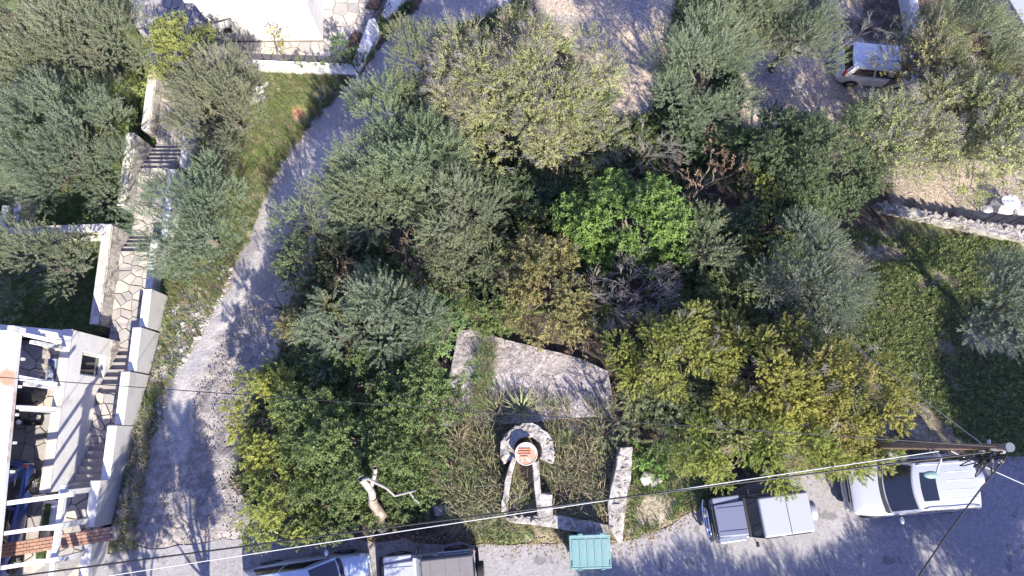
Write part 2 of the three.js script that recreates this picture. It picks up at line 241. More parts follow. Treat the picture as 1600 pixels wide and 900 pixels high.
// ---------------------------------------------------------------- crazy paving: each stone a mesh of its own
function paving(parent, poly, y, size, seed, thick = 0.05, yAt) {
  const r = RNG(seed), xs = poly.map(p => p[0]), zs = poly.map(p => p[1]), x0 = Math.min(...xs), x1 = Math.max(...xs), z0 = Math.min(...zs), z1 = Math.max(...zs), pts = [];
  for (let x = x0 - size; x < x1 + size; x += size) for (let z = z0 - size; z < z1 + size; z += size) pts.push([x + (r() - 0.1) * size * 0.95, z + (r() - 0.1) * size * 0.95]);
  const clip = (P, a, b, c) => { const o = []; for (let i = 0; i < P.length; i++) { const p = P[i], q = P[(i + 1) % P.length], d = a * p[0] + b * p[1] - c, e = a * q[0] + b * q[1] - c; if (d <= 0) o.push(p); if (d * e < 0) { const t = d / (d - e); o.push([p[0] + (q[0] - p[0]) * t, p[1] + (q[1] - p[1]) * t]); } } return o; };
  const area2 = P => P.reduce((s, p, i) => { const q = P[(i + 1) % P.length]; return s + p[0] * q[1] - q[0] * p[1]; }, 0);
  const dir = area2(poly) > 0 ? 1 : -1;
  for (const c of pts) { let P = [[c[0] - size * 2, c[1] - size * 2], [c[0] + size * 2, c[1] - size * 2], [c[0] + size * 2, c[1] + size * 2], [c[0] - size * 2, c[1] + size * 2]];
    for (const o of pts) if (o !== c) { const a = o[0] - c[0], b = o[1] - c[1], l = Math.hypot(a, b); if (l > size * 4) continue; P = clip(P, a / l, b / l, (a * (c[0] + o[0]) + b * (c[1] + o[1])) / (2 * l) - 0.018); if (P.length < 3) break; }
    for (let i = 0; i < poly.length && P.length > 2; i++) { const p = poly[i], q = poly[(i + 1) % poly.length], ex = q[0] - p[0], ez = q[1] - p[1], l = Math.hypot(ex, ez), a = dir * ez / l, b = -dir * ex / l; P = clip(P, a, b, a * p[0] + b * p[1] - 0.01); }
    if (P.length < 3 || Math.abs(area2(P)) < 0.05) continue;
    const yy = (yAt ? yAt(c[0], c[1]) : y) + r() * 0.022;
    part('paving_stone', prism(P, yy - thick, yy, 0.008), M.flag[(r() * 4) | 0], parent); }
}
// ---------------------------------------------------------------- house with pergola and outside stairs beside the track
const XW = -15.7;                                              // face of the carport's side wall
const zrow = (py, y) => at(800, py, y).z;
{
  const zFar = zrow(545, -2), zEnd = 7;
  const h = thing('pergola_house', 'white flat-roofed house with a white beamed pergola over its paved carport', 'house', [0, 0, 0]);
  // side wall with a window, its top 0.9 m above the carport floor
  const zw0 = zrow(553, -0.6), zw1 = zrow(588, -0.6);
  const wall = part('side_wall', [prism([[XW - 0.32, zw1], [XW, zw1], [XW, zrow(768, 0.5)], [XW - 0.32, zrow(768, 0.5)]], -3.2, 0.85), prism([[XW - 0.32, zFar - 0.3], [XW, zFar - 0.3], [XW, zw0], [XW - 0.32, zw0]], -3.2, 0.85), prism([[XW - 0.32, zw0], [XW, zw0], [XW, zw1], [XW - 0.32, zw1]], -3.2, -1.35), prism([[XW - 0.32, zw0], [XW, zw0], [XW, zw1], [XW - 0.32, zw1]], 0.1, 0.85)], M.render, h);
  part('wall_coping', prism([[XW - 0.34, zFar - 0.32], [XW + 0.02, zFar - 0.32], [XW + 0.02, zrow(768, 0.5) + 0.02], [XW - 0.34, zrow(768, 0.5) + 0.02]], 0.853, 0.9), M.coping, h);
  part('stone_skirting', rough(prism([[XW + 0.003, zFar - 0.3], [XW + 0.06, zFar - 0.3], [XW + 0.06, zrow(615, -1)], [XW + 0.003, zrow(615, -1)]], -3.1, -1.55), 0.12, 0.02, 5), M.rubble, h);
  const win = part('window', prism([[XW - 0.26, zw0 + 0.02], [XW - 0.2, zw0 + 0.02], [XW - 0.2, zw1 - 0.02], [XW - 0.26, zw1 - 0.02]], -1.345, 0.095), M.glass, h);
  part('frame', [0, 1].map(k => box(0.06, 1.4, 0.06, XW - 0.17, -0.62, k ? zw1 - 0.05 : zw0 + 0.05)).concat([0, 1].map(k => box(0.06, 0.06, zw1 - zw0 - 0.18, XW - 0.17, k ? 0.05 : -1.3, (zw0 + zw1) / 2))), M.white, win);
  part('far_wall', prism([[-24, zFar - 1.15], [-20, zFar - 0.65], [XW - 0.33, zFar - 0.29], [XW - 0.33, zFar], [-20, zFar - 0.3], [-24, zFar - 0.8]], -3.4, 0.85), M.render, h);
  // carport floor slab, crazy paving
  const slab = part('carport_floor', prism([[-24, zFar - 0.3], [XW - 0.33, zFar + 0.01], [XW - 0.33, zEnd], [-24, zEnd]], -3, -0.035), M.joint, h);
  paving(slab, [[-19.6, zFar], [XW - 0.34, zFar + 0.05], [XW - 0.34, 4.9], [-19.6, 4.9]], 0, 0.55, 5);
  // dividing wall inside the carport and roof slab
  const zr0 = zrow(517, 3), zr1 = 8;
  part('roof', prism([[-26, zr0 - 0.6], [at(31, 517, 3).x, zr0], [at(9, 890, 3).x, zr1], [-26, zr1]], 2.86, 3.05, 0.02), M.roofWhite, h);
  part('back_wall', prism([[-22, zFar], [-19.7, zFar], [-19.7, 6], [-22, 6]], 0.003, 2.855), M.render, h);
  for (const [a, b] of [[[24, 530], [24, 620]]]) part('parapet_post', box(0.2, 0.55, 0.2, at(27, 516, 3.3).x, 3.33, at(27, 516, 3.3).z), M.white, h);
  // pergola beams
  const yb = 2.72, B = (ax, ay, bx, by, w = 0.085, hh = 0.11, y = yb) => part('pergola_beam', beam(at(ax, ay, y), at(bx, by, y), w, hh), M.white, h);
  B(31, 521, 95, 535, 0.13); B(20, 588, 88, 601, 0.16); B(20, 636, 89, 639, 0.12);
  B(-60, 796, 115, 772, 0.14); B(-60, 843, 100, 820, 0.12); B(-60, 897, 98, 872, 0.12); B(-60, 946, 94, 924, 0.12);
  B(15, 561, 38, 561); B(12, 604, 33, 604); B(8, 648, 28, 648); B(5, 692, 25, 692); B(2, 737, 22, 737);
  part('pergola_beam', beam(at(101, 757, yb - 0.15), at(80, 912, yb - 0.15), 0.15, 0.17), M.white, h);
  for (const [px, py] of [[97, 770], [92, 822], [86, 876], [82, 925]]) { const p = at(px, py, yb - 0.3); part('pergola_post', prism([[p.x - 0.08, p.z - 0.08], [p.x + 0.08, p.z - 0.08], [p.x + 0.08, p.z + 0.08], [p.x - 0.08, p.z + 0.08]], 0.99, 2.482), M.white, h); }
  for (const [px, py] of [[91, 534], [86, 600], [87, 639]]) { const p = at(px, py, yb - 0.1), zc = p.z; part('pergola_post', prism([[XW - 0.24, zc - 0.06], [XW - 0.1, zc - 0.06], [XW - 0.1, zc + 0.06], [XW - 0.24, zc + 0.06]], 0.903, 2.617), M.white, h); }
  for (const [px, py, w, d] of [[79, 806, 0.62, 0.95], [65, 864, 0.5, 0.5]]) { const p = at(px, py, 0.4), g = thing('planter_box', px > 70 ? 'long white planter box with a strip of grass on the carport paving' : 'small square white planter box with green plant on the carport paving', 'planter', [p.x, 0.014, p.z]);
    part('rim', [box(w, 0.4, 0.07, 0, 0.2, d / 2 - 0.035), box(w, 0.4, 0.07, 0, 0.2, -d / 2 + 0.035), box(0.07, 0.4, d - 0.142, w / 2 - 0.035, 0.2, 0), box(0.07, 0.4, d - 0.142, -w / 2 + 0.035, 0.2, 0), ...(w > 0.6 ? [box(0.28, 0.39, d - 0.15, 0.12, 0.2, 0)] : [])], M.white, g);
    part('soil', box(w - 0.16, 0.28, d - 0.16, 0, 0.145, 0), M.soil, g); g.userData.grassBox = [w > 0.6 ? -0.14 : 0, w > 0.6 ? 0.22 : 0.3, d - 0.25]; }
}
{ // stairs: landing, two flights, garden path
  const s = thing('stone_stairway', 'outside stone stairway of dark steps and paved landings between white side walls', 'stairs', [0, 0, 0]);
  const x0 = XW + 0.01, x1 = -14.28;
  const land = part('top_landing', prism([[x0, zrow(768, 0)], [x1, zrow(768, 0)], [x1, 7], [x0, 7]], -3.2, -0.035), M.joint, s);
  paving(land, [[x0, zrow(768, 0)], [x1, zrow(768, 0)], [x1, 5], [x0, 5]], 0.004, 0.5, 9);
  const flight = (zA, yA, zB, yB, n, xa, xb) => { for (let i = 0; i < n; i++) { const za = mix(zA, zB, i / n), zb = mix(zA, zB, (i + 1) / n), y = mix(yA, yB, (i + 1) / (n + 0.0)); const st = part('step', prism([[xa, zb - 0.03], [xb, zb - 0.03], [xb, za], [xa, za]], y - 1.1, y, 0.012), M.step, s); } };
  const zA = zrow(768, 0) - 0.003, zB = zrow(694, -1), zC = zrow(613, -1), zD = zrow(545, -2.05), zE = zrow(392, -2.1), zF = zrow(368, -2.75), zG = zrow(262, -2.75), zH = zrow(226, -3.75), zI = zrow(137, -3.8);
  flight(zA, 0, zB, -1.0, 6, x0, x1);
  const l2 = part('middle_landing', prism([[x0, zC], [x1, zC], [x1, zB - 0.033], [x0, zB - 0.033]], -3.2, -1.04), M.joint, s); paving(l2, [[x0, zC], [x1, zC], [x1, zB - 0.04], [x0, zB - 0.04]], -1.0, 0.33, 12);
  flight(zC - 0.003, -1.0, zD, -2.08, 6, x0, x1);
  const p = thing('garden_path', 'pale crazy-paved garden path with short flights of steps below the white house', 'path', [0, 0, 0]); const xa = -16.15, xb = -14.75;
  const pv = (za, zb, y, sd) => { const b = part('path_bed', prism([[xa, zb], [xb, zb], [xb, za], [xa, za]], y - 0.9, y - 0.035), M.joint, p); paving(b, [[xa, zb], [xb, zb], [xb, za], [xa, za]], y, 0.42, sd, 0.05); };
  pv(zD - 0.035, zE, -2.12, 21); pv(zF - 0.035, zG, -2.75, 22); pv(zH - 0.035, zI, -3.75, 23); pv(zI - 1.2, zI - 5.5, -4.3, 24);
  const fl2 = (zA2, yA, zB2, yB, n) => { for (let i = 0; i < n; i++) { const za = mix(zA2, zB2, i / n), zb = mix(zA2, zB2, (i + 1) / n), y = mix(yA, yB, (i + 1) / n); part('step', prism([[xa + 0.003, zb - 0.03], [xb - 0.003, zb - 0.03], [xb - 0.003, za], [xa + 0.003, za]], y - 0.8, y, 0.012), M.step, p); } };
  fl2(zE - 0.003, -2.12, zF, -2.75, 4); fl2(zG - 0.003, -2.75, zH, -3.75, 6); fl2(zI - 0.003, -3.75, zI - 1.17, -4.3, 3);
  // stepped parapet on the track side
  const seg = (pa, pb, y, x = -14.27, w = 0.3, name = 'parapet_wall', par = s) => { const za = zrow(pa, y), zb = zrow(pb, y); part(name, prism([[x, za], [x + w, za], [x + w, zb], [x, zb]], y - 3.4, y, 0.012), M.concrete, par); part('coping', prism([[x - 0.01, za - 0.004], [x + w + 0.01, za - 0.004], [x + w + 0.01, zb - 0.006], [x - 0.01, zb - 0.006]], y + 0.003, y + 0.05, 0.012), M.render, par); };
  seg(452, 511, -0.86); seg(512, 580, -0.45); seg(581, 664, -0.05); seg(665, 750, 0.37); seg(751, 824, 0.95); seg(842, 920, 0.95);
  // brick gateway beam over the landing
  const A = at(-70, 872, 1.22), Bq = at(180, 833, 1.22), d = Bq.clone().sub(A), L = d.length(), ang = Math.atan2(-d.z, d.x);
  const bb = thing('brick_beam', 'long low beam paved with reddish bricks lying across carport and stairs', 'beam', [(A.x + Bq.x) / 2, 0.998, (A.z + Bq.z) / 2], ang);
  part('core', box(L, 0.18, 0.44, 0, 0.09, 0), M.joint, bb);
  const r = RNG(4); const brickGeo = [new RoundedBoxGeometry(0.198, 0.05, 0.093, 1, 0.006)]; const nb = Math.floor(L / 0.21);
  for (let row = 0; row < 4; row++) for (let i = 0; i < nb; i++) { const x = -L / 2 + 0.11 + i * 0.21 + (row % 2) * 0.1; if (x > L / 2 - 0.1) continue; const m = part('brick', brickGeo[0], M.brick[(r() * 3) | 0], bb); m.position.set(x, 0.2 + r() * 0.006, -0.165 + row * 0.11); }
  // garden wall left of the path
  const gw = thing('garden_wall', 'low stepped rubble garden wall with pale coping along the paved path', 'wall', [0, 0, 0]);
  const gseg = (pa, pb, y, pxl) => { const za = zrow(pa, y), zb = zrow(pb, y); part('wall_length', rough(prism([[-16.5, za], [-16.17, za], [-16.17, zb], [-16.5, zb]], y - 2, y), 0.2, 0.02, 4), M.rubble, gw); part('coping', prism([[-16.54, za - 0.02], [-16.2, za - 0.02], [-16.2, zb], [-16.54, zb]], y + 0.02, y + 0.08, 0.012), M.coping, gw); };
  gseg(352, 507, -1.45); gseg(209, 322, -2.2); gseg(82, 204, -3.2);
  const c0 = at(85, 364, -1.6), c1 = at(172, 353, -1.6); part('wall_length', rough(prism([[c0.x - 6, c0.z - 0.1], [c1.x + 0.1, c1.z - 0.12], [c1.x + 0.1, c1.z + 0.2], [c0.x - 6, c0.z + 0.24]], -4.5, -1.6), 0.25, 0.02, 4), M.coping, gw);
  const rw = thing('path_edge_wall', 'low rendered kerb wall on the track side of the paved garden path', 'wall', [0, 0, 0]);
  for (const [pa, pb, y] of [[150, 262, -3.3], [264, 372, -2.45], [374, 450, -1.75]]) { const za = zrow(pa, y), zb = zrow(pb, y); part('wall_length', prism([[-14.74, za], [-14.45, za], [-14.45, zb], [-14.74, zb]], y - 2, y, 0.015), M.whitewash, rw); }
  for (const [px, py, l] of [[29, 330, 1.1], [8, 345, 1.3]]) { const q = at(px, py, -2.3); single('terrace_wall', rough(prism([[q.x - 0.15, q.z - l / 2], [q.x + 0.15, q.z - l / 2], [q.x + 0.15, q.z + l / 2], [q.x - 0.15, q.z + l / 2]], -4, -2.2), 0.2, 0.02), M.coping, px > 20 ? 'short pale terrace wall stub between two olive crowns' : 'short pale terrace wall stub at the outer side of the olive garden', 'wall'); }
}
// ---------------------------------------------------------------- white house with flagged terrace at the end of the track
const YT = -4.75;                                              // terrace level
{
  const P = (px, py, y = YT) => xz(px, py, y);
  const h = thing('white_house', 'sunlit white rendered house with a wall air conditioner above a flagged terrace', 'house', [0, 0, 0]);
  const a = P(346, 64), b = P(505, 63);
  const dz = b[1] - a[1];
  part('wall', [prism([a, b, [b[0] - 0.3, b[1] - 9], [a[0] - 0.3, a[1] - 9]], YT + 0.004, YT + 3.2)], M.render, h);
  part('roof', prism([[a[0] - 0.25, a[1] + 0.2], [b[0] + 0.2, b[1] + 0.2], [b[0], b[1] - 9.2], [a[0] - 0.5, a[1] - 9.2]], YT + 3.203, YT + 3.4), M.roofWhite, h);
  const t = struct('terrace', prism([P(195, -40), P(640, -40), P(600, 20), P(545, 100), P(372, 97), P(262, 118), P(205, 30)], YT - 1.2, YT - 0.035), M.joint);
  paving(t, [P(203, -5), P(345, -5), P(345, 62), P(212, 42)], YT, 0.55, 31); paving(t, [P(212, 43), P(345, 63), P(372, 95), P(265, 115)], YT, 0.55, 33);
  paving(t, [P(346, 66), P(505, 65), P(548, 97), P(373, 94)], YT, 0.55, 32); paving(t, [P(506, -5), P(597, -5), P(548, 96), P(506, 65)], YT, 0.55, 34);
  // air conditioner on a short bracket
  const q = at(357, 22, YT + 1.2), ac = thing('air_conditioner', 'boxy white air conditioner with round fan grille on the house wall corner', 'air conditioner', [q.x + 0.1, YT + 1.35, a[1] + 0.42], 0.35);
  part('casing', box(0.85, 0.62, 0.32, 0, 0.31, 0, 0.03), plain(0.42, 0.41, 0.39, 0.5), ac); part('fan_grille', [new THREE.TorusGeometry(0.21, 0.015, 6, 24).translate(0.1, 0.31, 0.168), ...[0, 1, 2, 3, 4, 5].map(i => bar([0.1, 0.31, 0.17], [0.1 + 0.21 * Math.cos(i * 1.047), 0.31 + 0.21 * Math.sin(i * 1.047), 0.17], 0.006))], M.darkMetal, ac); part('fan', new THREE.CircleGeometry(0.17, 24).translate(0.1, 0.31, 0.163), M.darkMetal, ac); part('bracket', [box(0.04, 0.04, 0.62, -0.3, -0.02, -0.13), box(0.04, 0.04, 0.62, 0.3, -0.02, -0.13)], M.steel, ac);
  // whitewashed parapet, gate and planting beds
  const w = thing('terrace_parapet', 'wide whitewashed parapet wall turning the corner beside the dirt track', 'wall', [0, 0, 0]), yp = YT + 0.75;
  const Q = (x, y) => xz(x, y, yp);
  part('wall_length', rough(prism([Q(372, 92), Q(548, 99), Q(560, 117), Q(544, 116), Q(372, 105)], YT - 1.6, yp), 0.3, 0.012, 2), M.whitewash, w);
  part('wall_length', rough(prism([Q(550, 99), Q(577, 29), Q(588, 28), Q(592, 48), Q(560, 113)], YT - 1.6, yp - 0.003), 0.3, 0.012, 2), M.whitewash, w);
  part('wall_length', rough(prism([Q(596, 22), Q(610, -10), Q(640, -40), Q(655, -32), Q(626, 4), Q(604, 28)], YT - 1.6, yp), 0.3, 0.012, 2), M.whitewash, w);
  const g0 = at(590, 38, YT + 0.55), g1 = at(602, 26, YT + 0.55), gate = thing('metal_gate', 'black barred metal garden gate standing open between whitewashed parapets', 'gate', [g0.x, YT, g0.z], Math.atan2(-(g1.z - g0.z), g1.x - g0.x)); const gl = 1.0;
  part('gate_frame', [bar([0, 0.08, 0], [gl, 0.08, 0], 0.02), bar([0, 1.1, 0], [gl, 1.1, 0], 0.02), bar([0, 0, 0], [0, 1.1, 0], 0.025), bar([gl, 0.08, 0], [gl, 1.1, 0], 0.02)], M.black, gate); for (let i = 1; i < 9; i++) part('gate_bar', bar([gl * i / 9, 0.08, 0], [gl * i / 9, 1.1, 0], 0.009), M.black, gate);
  for (const [poly, lb] of [[[P(541, 70), P(557, 50), P(566, 54), P(551, 92), P(541, 90)], 'dark soil planting bed with a bush inside the parapet corner'], [[P(572, 14), P(590, -14), P(604, -14), P(590, 17)], 'dark soil planting bed inside the parapet past the gate']]) { const bd = single('planting_bed', prism(poly, YT + 0.02, YT + 0.16), M.soil, lb, 'flower bed'); }
}
// ---------------------------------------------------------------- old stone cistern and its walls
{
  const Zm = (x, y) => [680 + x / 4.5, 680 + y / 4.5];
  const c = thing('stone_cistern', 'old ruined stone cistern with rubble walls and a pale plastered catchment slab', 'cistern', [0, 0, 0]);
  const wall = (pts, y, base, nm = 'rubble_wall', amp = 0.035) => part(nm, rough(prism(pts.map(([a, b]) => xz(a, b, y)), base, y), 0.16, amp, 4), M.rubble, c);
  wall([[969, 700], [988, 698], [986, 747], [979, 780], [972, 846], [966, 848], [952, 826], [950, 787], [960, 740]], 0.6, -1.2);
  wall([Zm(500, 580), Zm(720, 588), Zm(830, 560), Zm(1220, 632), Zm(1215, 715), Zm(1160, 712), Zm(860, 658), Zm(720, 637), Zm(520, 612)], 0.55, -1);
  wall([Zm(682, 195), Zm(727, 180), Zm(745, 410), Zm(822, 415), Zm(826, 560), Zm(760, 575), Zm(720, 583), Zm(700, 400)], 0.62, -1.2);
  wall([Zm(540, 150), Zm(568, 165), Zm(518, 400), Zm(503, 560), Zm(458, 545), Zm(490, 330)], 0.5, -1.2);
  wall([Zm(-20, 500), Zm(100, 490), Zm(230, 490), Zm(456, 525), Zm(456, 580), Zm(220, 545), Zm(0, 570)], 0.1, -1);
  // ring round the well head, open towards the road
  const q = at(824, 706, 0.35), ring = []; for (let i = 0; i <= 20; i++) { const t = -0.45 + i / 20 * (Math.PI + 0.9); ring.push([q.x + Math.cos(t) * 0.95, q.z - Math.sin(t) * 0.98]); } for (let i = 20; i >= 0; i--) { const t = -0.45 + i / 20 * (Math.PI + 0.9); ring.push([q.x + Math.cos(t) * 0.5, q.z - Math.sin(t) * 0.54]); }
  part('ring_wall', rough(prism(ring, -1.3, 0.34), 0.12, 0.075, 4.5), M.rubble, c);
  const wp = at(822, 709, 0.75), wl = part('well_shaft', rough(new THREE.CylinderGeometry(0.33, 0.36, 1.9, 24).translate(wp.x, -0.25, wp.z), 0.16, 0.015, 4), M.whitewash, c);
  const lid = thing('well_lid', 'round pale concrete well lid with worn orange paint and raised bars', 'well lid', [wp.x, 0.73, wp.z]);
  const map = tex(256, (u, v) => { const a = fbm(u * 5 + 3, v * 5, 4), s = sm(0.5, 0.58, a + (u - 0.5) * 0.5 - Math.max(0, v - 0.75)) * 0.8; return mix3([0.48, 0.4, 0.37], [0.5, 0.21, 0.11], s * sm(0.5, 0.44, Math.hypot(u - 0.5, v - 0.5))); });
  part('disc', [new THREE.CylinderGeometry(0.385, 0.385, 0.05, 36).translate(0, 0.025, 0)], new THREE.MeshStandardMaterial({ map, roughness: 0.9 }), lid); part('rim', new THREE.TorusGeometry(0.375, 0.022, 8, 40).rotateX(Math.PI / 2).translate(0, 0.052, 0), M.coping, lid);
  for (let i = 0; i < 4; i++) part('raised_bar', box(0.42 - (i === 3 ? 0.16 : 0), 0.03, 0.035, -0.06, 0.066, -0.17 + i * 0.085, 0.01), plain(0.42, 0.13, 0.05, 0.8), lid);
  // catchment slab follows the slope
  const poly = [[716, 516], [735, 514], [775, 526], [830, 540], [880, 552], [912, 562], [950, 580], [956, 615], [955, 650], [900, 652], [830, 660], [760, 665], [690, 668], [688, 640], [702, 590]].map(([a, b]) => { const g = onGround(a, b), k = at(a, b, g.y + 0.3); return [k.x, k.z]; });
  const slab = rough(prism(poly, -0.6, 0), 0.22, 0.02, 5, (x, y, z) => [x, y + ground(x, z) + 0.3, z]);
  part('catchment_slab', slab, surf([0.42, 0.37, 0.35], 0.8, 0.95, { size: 2.4, f1: 26, f2: 90, fine: 1, bump: 0.035, bsize: 1, alt: [0.3, 0.27, 0.26], f3: 9, lo: 0.5, hi: 0.7 }), c);
  for (const [a, b] of [[791, 529], [875, 554]]) { const p = at(a, b, -1.2); part('edge_stub', bar([p.x, -1.9, p.z + 0.1], [p.x, -1.15, p.z + 0.1], 0.03), M.coping, c); }
}
{ // rubble boundary wall on the slope, with a stretch of netting
  const pts = [[1368, 316], [1392, 318], [1440, 330], [1490, 340], [1525, 347], [1600, 352], [1660, 356], [1660, 384], [1600, 376], [1530, 362], [1500, 352], [1440, 340], [1380, 326]].map(([a, b]) => { const g = onGround(a, b); return xz(a, b, g.y + 0.55); });
  single('rubble_boundary_wall', rough(prism(pts, -1, 0), 0.16, 0.07, 3.5, (x, y, z) => [x, y + ground(x, z) + 0.55, z]), M.rubble, 'pale dry rubble boundary wall crossing the grassy slope below the trees', 'wall');
  const a = onGround(1525, 350), b = onGround(1640, 352), n = thing('wire_fence', 'low dark wire mesh fence along the end of the rubble wall', 'fence', [0, 0, 0]);
  for (let i = 0; i <= 5; i++) { const x = mix(a.x, b.x, i / 5), z = mix(a.z, b.z, i / 5), y = ground(x, z); part('post', bar([x, y + 0.2, z], [x, y + 1.25, z], 0.02), M.darkMetal, n); }
  const w = []; for (let i = 0; i <= 40; i++) { const x = mix(a.x, b.x, i / 40), z = mix(a.z, b.z, i / 40), y = ground(x, z); w.push(bar([x, y + 0.55, z], [x, y + 1.2, z], 0.006, 0.006, 4)); } for (let k = 0; k < 5; k++) for (let i = 0; i < 5; i++) { const x0 = mix(a.x, b.x, i / 5), z0 = mix(a.z, b.z, i / 5), x1 = mix(a.x, b.x, (i + 1) / 5), z1 = mix(a.z, b.z, (i + 1) / 5); w.push(bar([x0, ground(x0, z0) + 0.6 + k * 0.15, z0], [x1, ground(x1, z1) + 0.6 + k * 0.15, z1], 0.006, 0.006, 4)); } part('mesh', w, M.darkMetal, n);
  // neighbour's pale wall at the top and grey roof at the corner
  const q0 = onGround(1416, 2), q1 = onGround(1420, 60); single('boundary_wall', rough(prism([[q0.x - 0.2, q0.z - 6], [q0.x + 0.2, q0.z - 6], [q1.x + 0.2, q1.z], [q1.x - 0.2, q1.z]], q1.y - 0.8, q1.y + 0.7), 0.25, 0.02), M.whitewash, 'narrow white boundary wall running between the olive and the yellowing tree', 'wall');
  const y0 = -2.2, hs = thing('grey_roofed_shed', 'shed with smooth flat grey roof half hidden behind an olive tree', 'shed', [0, 0, 0]); const rp = [xz(1560, -30, y0), xz(1700, -30, y0), xz(1700, 50, y0), xz(1605, 46, y0)];
  part('wall', prism(rp.map(([x, z]) => [x + 0.1, z - 0.1]), -7, y0 - 0.15), M.render, hs); part('roof', prism(rp, y0 - 0.145, y0), plain(0.3, 0.31, 0.34, 0.7), hs);
}
// ---------------------------------------------------------------- vehicles (front towards +x, wheels on y = 0)
const paint = (r, g, b) => plain(r, g, b, 0.35, 0.15, { clearcoat: 1, clearcoatRoughness: 0.06 });
function patch(f, nu, nv, flip) { const pos = [], uv = [], idx = []; for (let j = 0; j <= nv; j++) for (let i = 0; i <= nu; i++) { pos.push(...f(i / nu, j / nv)); uv.push(i / nu, j / nv); } for (let j = 0; j < nv; j++) for (let i = 0; i < nu; i++) { const a = j * (nu + 1) + i, b = a + 1, c = a + nu + 1, d = c + 1; flip ? idx.push(a, c, b, b, c, d) : idx.push(a, b, c, b, d, c); } const g = new THREE.BufferGeometry(); g.setAttribute('position', new THREE.Float32BufferAttribute(pos, 3)); g.setAttribute('uv', new THREE.Float32BufferAttribute(uv, 2)); g.setIndex(idx); g.computeVertexNormals(); return g; }
const WHEELS = {};
function wheel(parent, x, y, z, r, w, name = 'wheel', flat = false) {
  const k = r + '_' + w; if (!WHEELS[k]) { const prof = [[r * 0.62, -w / 2], [r * 0.93, -w / 2], [r, -w * 0.36], [r, w * 0.36], [r * 0.93, w / 2], [r * 0.62, w / 2], [r * 0.6, 0], [r * 0.62, -w / 2]].map(([a, b]) => new THREE.Vector2(a, b)); const sp = []; for (let i = 0; i < 7; i++) { const t = i * 2 * Math.PI / 7; sp.push(new THREE.BoxGeometry(r * 0.5, 0.03, r * 0.13).translate(r * 0.33, w * 0.42, 0).rotateY(t), new THREE.BoxGeometry(r * 0.5, 0.03, r * 0.13).translate(r * 0.33, -w * 0.42, 0).rotateY(t)); } WHEELS[k] = [new THREE.LatheGeometry(prof, 28), merge([...sp, new THREE.CylinderGeometry(r * 0.14, r * 0.14, w * 0.96, 12), new THREE.CylinderGeometry(r * 0.61, r * 0.61, w * 0.6, 24, 1, true), new THREE.CylinderGeometry(r * 0.6, r * 0.6, w * 0.3, 24)])]; }
  const g = new THREE.Group(); g.name = name; g.position.set(x, y, z); if (flat) g.rotation.z = Math.PI / 2; else g.rotation.x = Math.PI / 2; parent.add(g);
  part('tyre', WHEELS[k][0], M.rubber, g); part('rim', WHEELS[k][1], M.steel, g); return g;
}
